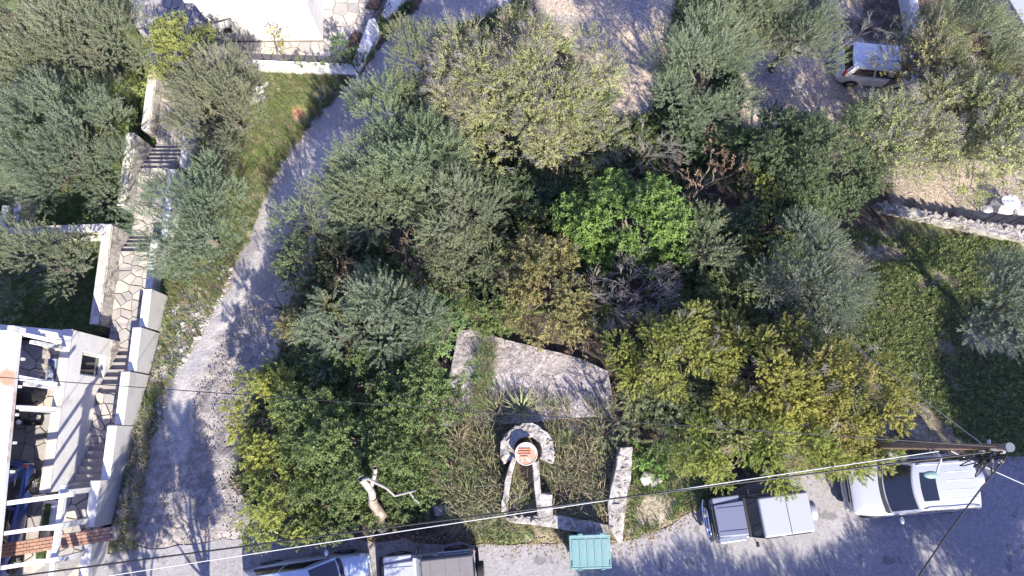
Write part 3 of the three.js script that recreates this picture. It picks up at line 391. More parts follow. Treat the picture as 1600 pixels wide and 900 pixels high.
function car(o) { // saloon, hatchback or estate: lofted body and glasshouse
  const g = thing(o.name, o.label, 'car', o.pos, o.turn, o.group), L = o.L, W = o.W / 2, hx = L / 2;
  const topAt = x => { const u = x / hx; return u > o.xA / hx ? mix(o.belt, o.nose, Math.pow((x - o.xA) / (hx - o.xA), 1.5)) : u < o.xD / hx ? mix(o.belt, o.tail, (o.xD - x) / (hx + o.xD + 1e-3)) : o.belt; };
  const N = 28, S = [[0.86, 0.2], [0.97, 0.3], [1, 0.48], [0.995, 0.7], [0.965, 0.9], [0.9, 0.985], [0.72, 1.02], [0.4, 1.035], [0, 1.04]];
  const body = patch((u, v) => { const e = Math.sin((u - 0.5) * Math.PI) , x = hx * e; const ae = Math.abs(x) / hx, pl = Math.pow(Math.max(0, 1 - Math.pow(ae, x > 0 ? (o.sq || 5) * 0.62 : o.sq || 5)), 0.42); const wd = W * mix(0.7, 1, pl) * (ae > 0.999 ? 0.98 : 1), i = v * 16, s = i < 8 ? 1 : -1, k = s > 0 ? i : 16 - i, a = Math.floor(k), q = k - a, A = S[a], B = S[Math.min(8, a + 1)], yy = mix(A[1], B[1], q), zz = mix(A[0], B[0], q); const t = topAt(x); return [x - Math.sign(x) * (1 - 1) , 0.03 + Math.min(yy, 0.2) + (yy > 0.2 ? (yy - 0.2) / 0.84 * (t - 0.23) * mix(0.86, 1, Math.min(1, pl * 1.4)) : 0), zz * wd * s]; }, N * 2, 32, true);
  const caps = [-1, 1].map(sg => patch((u, v) => { const x = sg * (hx + 0.035 * Math.sin(u * Math.PI) * Math.sin(v * Math.PI)); return [x, mix(0.23, topAt(sg * hx) * 0.84, v) , (u * 2 - 1) * W * 0.7 * 0.97]; }, 8, 4, sg > 0));
  part('body', [body, ...caps, box(L * 0.9, 0.06, W * 1.5, 0, 0.24, 0)], o.paint, g);
  // glasshouse
  const wb = W * 0.9, wt = W * (o.roofW || 0.72), bw = 0.13;
  const bot = (x, s) => [x, o.belt * 0.99, s * wb], top = (x, s) => [x, o.H - 0.05, s * wt];
  const lerp3 = (a, b, t) => [mix(a[0], b[0], t), mix(a[1], b[1], t), mix(a[2], b[2], t)];
  const front = (u, v, off = 0) => { const s = u * 2 - 1, a = lerp3(bot(o.xA, s), top(o.xB, s), v); return [a[0] + bw * (1 - s * s) + off, a[1] + off * 0.9, a[2]]; };
  const rear = (u, v, off = 0) => { const s = u * 2 - 1, a = lerp3(bot(o.xD, s), top(o.xC, s), v); return [a[0] - bw * 0.5 * (1 - s * s) - off, a[1] + off * 0.4, a[2]]; };
  const side = (u, v, s, off = 0) => { const a = lerp3(bot(mix(o.xD, o.xA, u), s), top(mix(o.xC, o.xB, u), s), v); return [a[0], a[1] + off * 0.4, a[2] + s * (off + 0.03 * Math.sin(v * Math.PI))]; };
  const roofF = (u, v, off = 0) => { const s = v * 2 - 1, x = mix(o.xC - bw * 0.5 * (1 - s * s), o.xB + bw * (1 - s * s), u), e = Math.pow(Math.abs(s), 3), f = Math.pow(Math.abs(u * 2 - 1), 6); return [x, o.H - 0.05 * Math.max(e, f) - 0.012 * s * s + off, s * wt]; };
  const shell = part('cabin', [patch((u, v) => front(u, v), 10, 4), patch((u, v) => rear(u, v), 10, 4, true), patch((u, v) => side(u, v, 1), 8, 4, true), patch((u, v) => side(u, v, -1), 8, 4)], o.paint, g);
  const roof = part('roof', patch((u, v) => roofF(u, v), 14, 14), o.roofPaint || o.paint, g);
  const gl = (u0, u1, v0, v1, f, fl, nm) => part(nm, patch((u, v) => f(mix(u0, u1, u), mix(v0, v1, v)), 10, 4, fl), M.glass, g);
  gl(0.05, 0.95, 0.05, 0.95, (u, v) => front(u, v, 0.008), false, 'windscreen'); gl(0.1, 0.9, 0.15, 0.9, (u, v) => rear(u, v, 0.008), true, 'rear_window');
  for (const s of [1, -1]) for (const [a, b] of o.panes || [[0.1, 0.46], [0.5, 0.92]]) gl(a, b, 0.08, 0.88, (u, v) => side(u, v, s, 0.008), s > 0, 'side_window');
  if (o.sunroof) part('sunroof', patch((u, v) => roofF(mix(...o.sunroof, u), mix(0.2, 0.8, v), 0.006), 6, 6), M.glass, g);
  if (o.ribs) for (const v of [0.22, 0.4, 0.6, 0.78]) part('roof_rib', patch((u, w) => { const p = roofF(mix(0.06, 0.5, u), v + (w - 0.5) * 0.016, 0.004 + 0.006 * Math.sin(w * Math.PI)); return p; }, 6, 4), M.steel, g);
  if (o.rails) for (const s of [0.04, 0.96]) part('roof_rail', tubeTo([0.03, 0.12, 0.5, 0.86, 0.95].map((u, i) => new THREE.Vector3(...roofF(u, s, i === 0 || i === 4 ? 0.01 : 0.06))), 0.018, 20, 6), M.steel, g);
  for (const s of [1, -1]) { for (const x of [o.wx[0], o.wx[1]]) { wheel(g, x, o.wr, s * (W - 0.1), o.wr, 0.2); part('wheel_arch', new THREE.TorusGeometry(o.wr * 1.1, 0.035, 6, 20, Math.PI).translate(x, o.wr, s * (W - 0.015)), o.trim || M.black, g); }
    const m = part('door_mirror', new THREE.SphereGeometry(0.1, 10, 8).scale(0.8, 0.75, 1.25).translate(o.xA - 0.25, o.belt + 0.08, s * (W + 0.1)), o.mirror || o.paint, g); part('mirror_arm', bar([o.xA - 0.22, o.belt, s * (W - 0.06)], [o.xA - 0.24, o.belt + 0.06, s * (W + 0.06)], 0.025), M.black, g);
    part('headlight', new THREE.SphereGeometry(0.14, 12, 8).scale(1.3, 0.6, 0.9).translate(hx - 0.2, o.nose * 0.84, s * W * 0.74), M.lamp, g); part('tail_light', new THREE.SphereGeometry(0.12, 10, 8).scale(0.6, o.tallTail ? 1.9 : 1, 0.8).translate(-hx + 0.1, o.tail * (o.tallTail ? 0.97 : 0.83), s * W * 0.8), M.tail, g); }
  part('grille', [box(0.05, 0.12, W * 0.9, hx + 0.005, o.nose * 0.7, 0, 0.02), box(0.05, 0.1, W * 1.2, hx - 0.005, 0.33, 0, 0.02)], M.black, g); part('bumper', [box(0.12, 0.16, W * 1.5, hx + 0.0, 0.45, 0, 0.05), box(0.12, 0.2, W * 1.5, -hx, 0.45, 0, 0.05)], o.bumper || o.paint, g);
  part('number_plate', box(0.02, 0.11, 0.5, hx + 0.07, 0.45, 0), M.white, g); part('wiper_cowl', patch((u, v) => { const s = u * 2 - 1; return [o.xA + 0.02 + bw * (1 - s * s) + v * 0.13, o.belt * 1.0 + 0.012 - v * 0.012, s * wb * 0.95]; }, 10, 2), M.black, g);
  if (o.spare) { wheel(g, -hx - 0.12, 0.92, 0.1, 0.34, 0.22, 'spare_wheel', true); part('spare_cover', new THREE.CylinderGeometry(0.36, 0.36, 0.24, 28).rotateZ(Math.PI / 2).translate(-hx - 0.13, 0.92, 0.1), o.paint, g); }
  return g;
}
function jeep(o) { // boxy short off-roader
  const g = thing(o.name, o.label, 'car', o.pos, o.turn), W = 0.78, P = o.paint, tilt = (geo, a, x, y) => geo.translate(-x, -y, 0).rotateZ(a).translate(x, y, 0);
  part('body', [box(3.2, 0.42, 1.46, 0, 0.62, 0, 0.05), box(1.95, 0.42, 1.5, -0.72, 0.86, 0, 0.06), box(3.1, 0.2, 0.9, 0, 0.38, 0)], P, g);
  const hood = part('bonnet', [(() => { const b = new RoundedBoxGeometry(1.12, 0.24, 1.2, 3, 0.05), p = b.attributes.position; for (let i = 0; i < p.count; i++) if (p.getX(i) > 0) { p.setZ(i, p.getZ(i) * 0.93); if (p.getY(i) > 0) p.setY(i, p.getY(i) - 0.05); } b.computeVertexNormals(); return b.translate(0.98, 0.93, 0); })()], o.hoodPaint || P, g);
  part('crease', [box(0.95, 0.012, 0.018, 0.98, 1.052, -0.4), box(0.95, 0.012, 0.018, 0.98, 1.052, 0.4)].map(b => tilt(b, -0.022, 0.98, 1.05)), o.hoodPaint || P, hood);
  for (const s of [1, -1]) { part('front_wing', box(1.0, 0.2, 0.24, 1.05, 0.84, s * 0.68, 0.06), P, g); part('wheel_arch', new THREE.TorusGeometry(0.4, 0.06, 6, 18, Math.PI).translate(1.08, 0.36, s * 0.76), M.black, g); part('wheel_arch', new THREE.TorusGeometry(0.4, 0.06, 6, 18, Math.PI).translate(-1.02, 0.36, s * 0.76), M.black, g);
    for (const x of [1.08, -1.02]) wheel(g, x, 0.35, s * 0.7, 0.35, 0.22); part('door_mirror', box(0.08, 0.16, 0.18, 0.3, 1.18, s * 0.92, 0.03), M.black, g); part('mirror_arm', bar([0.34, 1.06, s * 0.74], [0.3, 1.14, s * 0.88], 0.014), M.black, g);
    part('headlight', new THREE.CylinderGeometry(0.1, 0.1, 0.06, 16).rotateZ(Math.PI / 2).translate(1.6, 0.82, s * 0.45), M.lamp, g); part('tail_light', box(0.05, 0.18, 0.1, -1.7, 0.82, s * 0.66, 0.02), M.tail, g); }
  part('cowl', box(0.2, 0.06, 1.36, 0.4, 1.03, 0, 0.02), o.cowl || M.black, g);
  // windscreen in its frame, raked back
  const ws = part('windscreen', tilt(box(0.03, 0.52, 1.26, 0.36, 1.32, 0), 0.42, 0.36, 1.06), M.glass, g);
  part('frame', [tilt(box(0.06, 0.6, 0.07, 0.36, 1.33, 0.66, 0.02), 0.42, 0.36, 1.06), tilt(box(0.06, 0.6, 0.07, 0.36, 1.33, -0.66, 0.02), 0.42, 0.36, 1.06), tilt(box(0.06, 0.07, 1.38, 0.36, 1.06, 0, 0.02), 0.42, 0.36, 1.06)], o.frame || M.black, ws);
  const top = (() => { const b = new RoundedBoxGeometry(1.86, 0.62, 1.44, 4, 0.07), p = b.attributes.position; for (let i = 0; i < p.count; i++) { const t = (p.getY(i) + 0.31) / 0.62; p.setZ(i, p.getZ(i) * mix(1.03, 0.93, t)); if (p.getX(i) > 0) p.setX(i, p.getX(i) - 0.04 * t); if (p.getX(i) < 0) p.setX(i, p.getX(i) + 0.05 * t); if (t > 0.9) p.setY(i, p.getY(i) + 0.015 * (1 - Math.pow(p.getZ(i) / 0.7, 2))); } b.computeVertexNormals(); return b.translate(-0.75, 1.37, 0); })();
  const roof = part(o.soft ? 'canvas_roof' : 'hard_top', top, o.roof, g);
  if (o.soft) { const fold = []; for (let i = 0; i < 3; i++) fold.push(bar([-0.2 - i * 0.5, 1.685, -0.62], [-0.2 - i * 0.5, 1.685, 0.62], 0.014, 0.014, 6)); part('roof_bow', fold, o.roof, roof); for (const s of [1, -1]) part('white_side_rail', [box(1.2, 0.06, 0.05, -0.95, 1.12, s * 0.76, 0.02), box(0.14, 0.4, 0.05, -0.35, 1.24, s * 0.745, 0.02)], P, g); }
  else part('roof_seam', box(0.012, 0.012, 1.3, -0.8, 1.694, 0), M.darkMetal, roof);
  for (const s of [1, -1]) for (const [x, w] of [[-0.2, 0.55], [-1.1, 0.85]]) part('side_window', box(w, 0.32, 0.02, x, 1.36, s * 0.715).applyMatrix4(new THREE.Matrix4()), M.glass, g);
  part('rear_window', box(0.02, 0.3, 0.9, -1.665, 1.38, 0), M.glass, g);
  part('grille', box(0.06, 0.26, 1.1, 1.6, 0.8, 0, 0.02), M.black, g); part('front_bumper', box(0.14, 0.14, 1.5, 1.7, 0.52, 0, 0.03), M.darkMetal, g); part('rear_bumper', box(0.12, 0.14, 1.5, -1.74, 0.52, 0, 0.03), M.darkMetal, g);
  if (o.bull) part('bull_bar', [tubeTo([[1.72, 0.5, -0.5], [1.84, 0.75, -0.5], [1.82, 0.98, -0.42], [1.82, 1.0, 0], [1.82, 0.98, 0.42], [1.84, 0.75, 0.5], [1.72, 0.5, 0.5]].map(p => new THREE.Vector3(...p)), 0.028, 40, 8), bar([1.84, 0.76, -0.5], [1.84, 0.76, 0.5], 0.02), tubeTo([[1.78, 0.6, -0.74], [1.86, 0.64, -0.5], [1.88, 0.66, 0], [1.86, 0.64, 0.5], [1.78, 0.6, 0.74]].map(p => new THREE.Vector3(...p)), 0.03, 30, 8)], M.chrome, g);
  if (o.bull) for (const s of [1, -1]) part('spot_lamp', new THREE.CylinderGeometry(0.09, 0.07, 0.08, 14).rotateZ(-Math.PI / 2).translate(1.86, 0.84, s * 0.24), M.lamp, g);
  wheel(g, -1.86, 0.95, o.soft ? 0 : -0.08, 0.34, 0.22, 'spare_wheel', true); if (o.spareCover) part('spare_cover', new THREE.CylinderGeometry(0.35, 0.35, 0.2, 28).rotateZ(Math.PI / 2).translate(-1.88, 0.95, -0.08), o.spareCover, g);
  g.scale.setScalar(0.94); return g;
}
const stand = (px, py, y = null) => { const p = y === null ? onGround(px, py) : at(px, py, y); return [p.x, y === null ? p.y : y, p.z]; };
const head = (dx, dy) => Math.atan2(-dy, dx);                   // heading of a car that points along (dx, dy) in plan, dy towards the road
const suvWhite = paint(0.4, 0.41, 0.425);
car({ name: 'white_suv', label: 'white off-road estate with dark sunroof and roof rails parked under the wooden pole', pos: stand(1400, 756, 0.016), turn: head(-1, 0.065), L: 4.12, W: 1.94, H: 1.7, belt: 1.06, nose: 0.98, tail: 1.02, xA: 0.88, xB: 0.2, xC: -1.78, xD: -1.96, wx: [1.25, -1.22], wr: 0.35, paint: suvWhite, sunroof: [0.66, 0.9], ribs: true, rails: true, spare: true, tallTail: true, panes: [[0.06, 0.34], [0.38, 0.64], [0.68, 0.93]], roofW: 0.78, sq: 6 });
jeep({ name: 'grey_jeep', label: 'boxy off-roader with blue-grey bonnet, pale hard top and chrome bull bar', pos: stand(1171, 801, 0.016), turn: head(-1, 0.13), paint: paint(0.22, 0.235, 0.28), hoodPaint: paint(0.15, 0.16, 0.22), roof: plain(0.31, 0.32, 0.345, 0.5), bull: true, spareCover: plain(0.3, 0.32, 0.36, 0.4) });
jeep({ name: 'white_jeep', label: 'white off-roader with grey canvas roof and bare spare wheel parked against the verge', pos: stand(674, 893, 0.016), turn: head(-1, 0.1), paint: paint(0.42, 0.43, 0.45), frame: paint(0.42, 0.43, 0.45), cowl: paint(0.5, 0.51, 0.53), roof: surf([0.16, 0.15, 0.15], 0.12, 0.95, { size: 1, n: 128, bump: 0.003 }), soft: true });
car({ name: 'silver_hatchback', label: 'pale silver-blue hatchback parked behind the white canvas-roofed off-roader', pos: stand(489, 908, 0.016), turn: head(1, -0.14), L: 4.1, W: 1.72, H: 1.47, belt: 0.92, nose: 0.74, tail: 0.98, xA: 1.05, xB: 0.2, xC: -1.55, xD: -1.98, wx: [1.25, -1.25], wr: 0.31, paint: paint(0.44, 0.5, 0.6), roofW: 0.7, sq: 3.4 });
car({ name: 'white_hatchback', label: 'small white hatchback with upright rear lights parked under yellowing branches', pos: stand(1362, 118), turn: head(1, 0.12), L: 3.6, W: 1.6, H: 1.56, belt: 0.98, nose: 0.82, tail: 1.0, xA: 1.05, xB: 0.4, xC: -1.5, xD: -1.72, wx: [1.14, -1.14], wr: 0.29, paint: paint(0.72, 0.73, 0.74), tallTail: true, roofW: 0.8, sq: 5 });
car({ name: 'blue_car', label: 'dark blue hatchback standing in the shade of the pergola carport', pos: stand(14, 812, 0.014), turn: head(-0.09, 1), L: 4.0, W: 1.68, H: 1.46, belt: 0.92, nose: 0.76, tail: 0.98, xA: 1.05, xB: 0.25, xC: -1.5, xD: -1.9, wx: [1.3, -1.3], wr: 0.31, paint: paint(0.03, 0.06, 0.2), roofW: 0.72, sq: 4 });
function motorbike(name, label, pos, turn, col, cover) {
  const g = thing(name, label, 'motorbike', pos, turn);
  if (cover) { const c = rough(new RoundedBoxGeometry(1.75, 1.0, 0.62, 4, 0.25).translate(0, 0.56, 0), 0.12, 0.06, 3, (x, y, z) => [x, y * (1 - 0.18 * Math.cos(x * 3)), z * (1.25 - 0.5 * y)]); part('cover', c, plain(0.02, 0.02, 0.024, 0.7), g); return g; }
  for (const x of [0.65, -0.62]) { const w = new THREE.Group(); w.name = 'wheel'; w.position.set(x, 0.3, 0); g.add(w); part('tyre', new THREE.TorusGeometry(0.25, 0.055, 8, 28), M.rubber, w); part('rim', [new THREE.TorusGeometry(0.19, 0.012, 6, 24), ...[0, 1, 2, 3, 4].map(i => bar([0, 0, 0], [0.19 * Math.cos(i * 1.257), 0.19 * Math.sin(i * 1.257), 0], 0.012))], M.steel, w); }
  part('frame', [bar([0.65, 0.3, 0.07], [0.45, 0.95, 0.07], 0.025), bar([0.65, 0.3, -0.07], [0.45, 0.95, -0.07], 0.025), bar([0.45, 0.85, 0], [-0.1, 0.4, 0], 0.04), bar([-0.1, 0.4, 0], [-0.62, 0.3, 0], 0.035), box(0.4, 0.3, 0.26, 0.02, 0.42, 0, 0.06)], M.darkMetal, g); part('tank', new THREE.SphereGeometry(0.2, 14, 10).scale(1.4, 0.8, 0.8).translate(0.2, 0.82, 0), col, g); part('seat', box(0.65, 0.1, 0.26, -0.32, 0.8, 0, 0.04), M.black, g); part('handlebar', tubeTo([[0.3, 1.0, -0.36], [0.42, 1.02, -0.15], [0.45, 1.0, 0], [0.42, 1.02, 0.15], [0.3, 1.0, 0.36]].map(p => new THREE.Vector3(...p)), 0.016, 20, 6), M.steel, g); part('headlight', new THREE.SphereGeometry(0.09, 10, 8).translate(0.56, 0.9, 0), M.lamp, g); return g;
}
motorbike('motorbike', 'dark motorbike with its front wheel turned out on the shaded carport paving', stand(33, 657, 0.014), head(1, 0.15), plain(0.05, 0.05, 0.06, 0.3), false);
motorbike('covered_scooter', 'scooter under a black cover on the carport paving beside the motorbike', stand(42, 616, 0.014), head(1, 0.1), null, true);
{ // blue pot trough by the wall
  const p = at(85, 578, 0.3), g = thing('plant_trough', 'blue-grey trough with dry twigs standing against the carport wall', 'planter', [p.x - 0.12, 0.014, p.z]); part('trough', [box(0.3, 0.3, 0.04, 0, 0.15, 0.38), box(0.3, 0.3, 0.04, 0, 0.15, -0.38), box(0.04, 0.3, 0.72, 0.13, 0.15, 0), box(0.04, 0.3, 0.72, -0.13, 0.15, 0), box(0.24, 0.2, 0.72, 0, 0.11, 0)], plain(0.25, 0.3, 0.42, 0.6), g); const r = RNG(3), t = []; for (let i = 0; i < 22; i++) t.push(bar([(r() - 0.5) * 0.15, 0.2, (r() - 0.5) * 0.5], [(r() - 0.5) * 0.5, 0.5 + r() * 0.4, (r() - 0.5) * 1.1], 0.008, 0.003, 4)); part('twigs', t, plain(0.3, 0.24, 0.18, 0.9), g); }
{ // teal refuse container
  const p = at(922, 861.5, 1.2), g = thing('refuse_container', 'teal wheeled refuse container with flat ribbed lid beside the stone wall', 'dumpster', [p.x, 0.016, p.z], 0.03), teal = plain(0.08, 0.21, 0.22, 0.6), tl = surf([0.13, 0.25, 0.25], 0.2, 0.6, { size: 1.4, n: 256, bump: 0.002, alt: [0.17, 0.26, 0.25] });
  const b = new RoundedBoxGeometry(1.28, 0.95, 1.0, 3, 0.06), q = b.attributes.position; for (let i = 0; i < q.count; i++) { const t = (q.getY(i) + 0.475) / 0.95; q.setX(i, q.getX(i) * mix(0.86, 1, t)); q.setZ(i, q.getZ(i) * mix(0.78, 1, t)); } b.computeVertexNormals(); part('body', b.translate(0, 0.68, 0), teal, g);
  const lid = part('lid', box(1.36, 0.06, 1.08, 0, 1.2, 0, 0.025), tl, g); for (let i = 0; i < 5; i++) part('panel', box(0.225, 0.022, 0.84, -0.49 + i * 0.245, 1.238, 0.03, 0.009), tl, lid); part('rim', [box(1.32, 0.05, 0.06, 0, 1.235, -0.5, 0.02), box(1.32, 0.03, 0.05, 0, 1.23, 0.5, 0.012)], tl, lid);
  for (const [x, z] of [[-0.62, 0.35], [0.62, 0.35]]) part('slot', box(0.035, 0.012, 0.17, x, 1.234, z), M.black, lid); for (const x of [-0.3, 0.42]) part('hinge', box(0.16, 0.05, 0.06, x, 1.24, -0.545, 0.015), teal, lid); for (const x of [-0.35, 0.4]) part('handle', box(0.14, 0.03, 0.05, x, 1.24, 0.545, 0.012), teal, lid);
  for (const x of [-0.42, 0.42]) for (const z of [-0.3, 0.3]) { part('castor', [new THREE.CylinderGeometry(0.1, 0.1, 0.05, 16).rotateX(Math.PI / 2).translate(x, 0.1, z), box(0.05, 0.12, 0.09, x, 0.18, z)], M.rubber, g); } part('trunnion', bar([-0.74, 0.98, 0], [0.74, 0.98, 0], 0.03, 0.03, 10), M.steel, g);
}
// ---------------------------------------------------------------- pole, wires, lamp
{
  const top = at(1572, 700, 8.2), foot = [top.x - 0.05, 0, top.z - 0.02]; foot[1] = ground(foot[0], foot[2]) - 0.3;
  const pole = thing('utility_pole', 'tall brown wooden utility pole leaning out over the road edge with cable clamps on top', 'utility pole', [foot[0], foot[1], foot[2]]), hgt = 8.3 - foot[1];
  const wood = surf([0.2, 0.13, 0.09], 0.35, 0.9, { size: 1.2, n: 256, f1: 12, bump: 0.01 }); const pg = new THREE.CylinderGeometry(0.075, 0.115, hgt, 14, 10).translate(0, hgt / 2, 0); part('post', worldUV(pg), wood, pole);
  const r = RNG(8), yT = hgt - 0.3; part('bracket', [box(0.5, 0.05, 0.06, 0.05, yT, 0.06), box(0.06, 0.06, 0.55, 0, yT - 0.3, 0.1), box(0.4, 0.04, 0.05, 0, yT - 0.6, 0.12)], M.steel, pole);
  for (let i = 0; i < 7; i++) { const x = -0.22 + (i % 4) * 0.15, z = 0.12 + (i > 3 ? 0.22 : 0); part('insulator', new THREE.CylinderGeometry(0.035, 0.05, 0.13, 10).translate(x, yT - 0.05 - r() * 0.3, z), i % 3 ? M.black : plain(0.4, 0.36, 0.32, 0.3), pole); }
  part('cap_can', new THREE.CylinderGeometry(0.11, 0.11, 0.12, 18).translate(0, hgt + 0.06, 0), plain(0.16, 0.17, 0.19, 0.5, 0.3), pole);
  const loops = []; for (let i = 0; i < 12; i++) { const p0 = new THREE.Vector3((r() - 0.5) * 0.4, yT - r() * 0.3, 0.1 + r() * 0.2), p1 = new THREE.Vector3((r() - 0.5) * 1.3, yT - 0.4 - r() * 0.6, 0.25 + r() * 0.55), p2 = new THREE.Vector3((r() - 0.3) * 0.6, yT - 0.7 * r(), 0.1); loops.push(tubeTo([p0, p1, p2], 0.016, 14, 5)); } part('cable_loop', loops, M.black, pole);
  const T = new THREE.Vector3(foot[0], 8.0, foot[2] + 0.12);
  const wires = [
    ['thin dark cable crossing high above the lot from the pole to the pergola house', M.darkMetal, 0.013, [-60, 585, 6.4], [1572, 699, 8.1], 0.6],
    ['thick dark twisted cable running above the road verge to the pole', M.black, 0.023, [-60, 912, 7.2], [1570, 703, 7.9], 0.35],
    ['white cable running above the road beside the thick dark one', plain(0.5, 0.5, 0.49, 0.6), 0.013, [-20, 929, 5.6], [1467, 705, 5.62], 0.25],
    ['white cable running from the pole to the road end', plain(0.5, 0.5, 0.49, 0.6), 0.012, [1486, 705, 6.1], [1690, 795, 6.3], 0.1],
    ['black cable crossing the road from the pole to the far side', M.black, 0.019, [1395, 965, 7.6], [1574, 712, 8.0], 0.15],
    ['thin pale wire running from the pole up over the grassy slope', plain(0.5, 0.5, 0.5, 0.5), 0.007, [1320, 528, 3.2], [1535, 694, 7.6], 0.05],
  ];
  for (const [label, m, rad, a, b, sag] of wires) { const A = at(...a), Bq = at(...b), pts = []; for (let i = 0; i <= 14; i++) { const t = i / 14, p = A.clone().lerp(Bq, t); p.y -= sag * 4 * t * (1 - t); pts.push(p); } single('overhead_cable', tubeTo(pts, rad, 60, 6), m, label, 'cable'); }
  const lx = -1.75, lp = at(1463, 702, 5.6), ls = thing('street_lamp', 'street lamp with slim white arm and green-grey head reaching from the pole over the road', 'street lamp', [foot[0] - 0.02, 5.45, foot[2]]); // arm leaves the pole towards the road
  const e = at(1464, 742, 5.9), ex = e.x - foot[0], ez = e.z - foot[2]; part('arm', tubeTo([[0.02, 0, 0.12], [0.0, 0.25, 0.4 * ez], [ex * 0.7, 0.42, ez * 0.75], [ex, 0.45, ez]].map(p => new THREE.Vector3(...p)), 0.028, 24, 8), M.white, ls); part('brace', bar([0.02, -0.25, 0.12], [0.0, 0.2, 0.42 * ez], 0.015), M.white, ls);
  part('head', new THREE.SphereGeometry(0.14, 16, 10).scale(1.5, 0.55, 0.75).translate(ex - 0.12, 0.42, ez), plain(0.2, 0.3, 0.27, 0.4), ls); part('lens', new THREE.SphereGeometry(0.11, 14, 8).scale(1.3, 0.4, 0.7).translate(ex - 0.12, 0.36, ez), M.lamp, ls);
}
// ---------------------------------------------------------------- plants
const leafMat = (rough_ = 0.6, tr = 0.25) => new THREE.MeshPhysicalMaterial({ color: 0xffffff, roughness: rough_, transmission: tr, thickness: 0, side: THREE.DoubleSide });
const barkMat = surf([0.17, 0.14, 0.115], 0.4, 0.95, { size: 1.2, n: 256, bump: 0.02 }), twigMat = plain(0.3, 0.26, 0.25, 0.9);
function leafSpray(n, len, ll, lw, spread, seed, stem = 0.006, fold = 0.15) { // a twig along +y with n pointed leaves
  const r = RNG(seed), pos = [], nrm = []; const tri = (a, b, c) => pos.push(...a, ...b, ...c), V = (x, y, z) => new THREE.Vector3(x, y, z);
  for (let i = 0; i < n; i++) { const t = (i + 0.6) / n, az = i * 2.4 + r() * 0.8, o = V(0, len * t * 0.92, 0), d = V(Math.cos(az) * Math.sin(spread * (1.15 - 0.5 * t)), Math.cos(spread * (1.15 - 0.5 * t)), Math.sin(az) * Math.sin(spread * (1.15 - 0.5 * t))).normalize(), L = ll * (0.75 + r() * 0.5), side = d.clone().cross(V(r() - 0.5, 0.6, r() - 0.5)).normalize().multiplyScalar(lw * (0.8 + 0.4 * r()) / 2), up = side.clone().cross(d).normalize().multiplyScalar(lw * fold);
    const tip = o.clone().addScaledVector(d, L), m = o.clone().addScaledVector(d, L * 0.45); const a = m.clone().add(side).add(up), b = m.clone().sub(side).add(up); tri(o.toArray(), a.toArray(), tip.toArray()); tri(o.toArray(), tip.toArray(), b.toArray()); }
  if (stem) { const s = stem; tri([-s, -0.05, 0], [s, -0.05, 0], [0, len * 0.95, 0]); tri([0, -0.05, -s], [0, -0.05, s], [0, len * 0.95, 0]); }
  const g = new THREE.BufferGeometry(); g.setAttribute('position', new THREE.Float32BufferAttribute(pos, 3)); g.computeVertexNormals(); return g;
}
function twigSpray(seed, len = 0.8, n = 6, r0 = 0.009) { // bare forked twigs
  const r = RNG(seed), l = [], grow = (o, d, L, rad, k) => { const e = o.clone().addScaledVector(d, L); l.push(bar(o, e, rad, rad * 0.6, 3)); if (k) for (let i = 0; i < 2 + (r() > 0.5); i++) grow(o.clone().lerp(e, 0.5 + 0.5 * r()), d.clone().add(new THREE.Vector3((r() - 0.5) * 1.5, (r() - 0.3) * 0.8, (r() - 0.5) * 1.5)).normalize(), L * (0.5 + 0.25 * r()), rad * 0.6, k - 1); };
  for (let i = 0; i < n / 2; i++) grow(new THREE.Vector3(0, 0, 0), new THREE.Vector3((r() - 0.5) * 0.9, 1, (r() - 0.5) * 0.9).normalize(), len * 0.5, r0, 2); const g = merge(l); g.deleteAttribute('uv'); return g;
}
const SPRAY = {
  olive: leafSpray(20, 0.44, 0.085, 0.025, 0.9, 11), oliveFine: leafSpray(24, 0.46, 0.07, 0.021, 0.8, 12), broad: leafSpray(11, 0.2, 0.115, 0.062, 1.4, 13, 0.005, 0.2), small: leafSpray(24, 0.27, 0.058, 0.034, 1.3, 14), carob: leafSpray(13, 0.22, 0.088, 0.056, 1.4, 15, 0.006, 0.2),
  sparse: leafSpray(11, 0.42, 0.08, 0.034, 1.15, 16, 0.007), twig: twigSpray(17), twig2: twigSpray(18, 1.0, 8, 0.012),
  blade: (() => { const r = RNG(5), pos = []; for (let i = 0; i < 9; i++) { const a = r() * 6.28, h = 0.09 + r() * 0.14, l = 0.03 + r() * 0.09, x = (r() - 0.5) * 0.12, z = (r() - 0.5) * 0.12, w = 0.009; pos.push(x - w * Math.sin(a), 0, z + w * Math.cos(a), x + w * Math.sin(a), 0, z - w * Math.cos(a), x + Math.cos(a) * l, h, z + Math.sin(a) * l); } const g = new THREE.BufferGeometry(); g.setAttribute('position', new THREE.Float32BufferAttribute(pos, 3)); g.computeVertexNormals(); return g; })(),
  straw: (() => { const r = RNG(6), pos = []; for (let i = 0; i < 16; i++) { const a = r() * 6.28, h = 0.35 + r() * 0.45, l = 0.15 + r() * 0.55, x = (r() - 0.5) * 0.15, z = (r() - 0.5) * 0.15, w = 0.008, cx = Math.cos(a), sz = Math.sin(a), mx = x + cx * l * 0.4, mz = z + sz * l * 0.4, my = h * 0.75; pos.push(x - w * sz, 0, z + w * cx, x + w * sz, 0, z - w * cx, mx, my, mz, mx - w * sz, my, mz + w * cx, mx + w * sz, my, mz - w * cx, x + cx * l, h, z + sz * l, x + w * sz, 0, z - w * cx, mx + w * sz, my, mz - w * cx, mx - w * sz, my, mz + w * cx); } const g = new THREE.BufferGeometry(); g.setAttribute('position', new THREE.Float32BufferAttribute(pos, 3)); g.computeVertexNormals(); return g; })(),
};
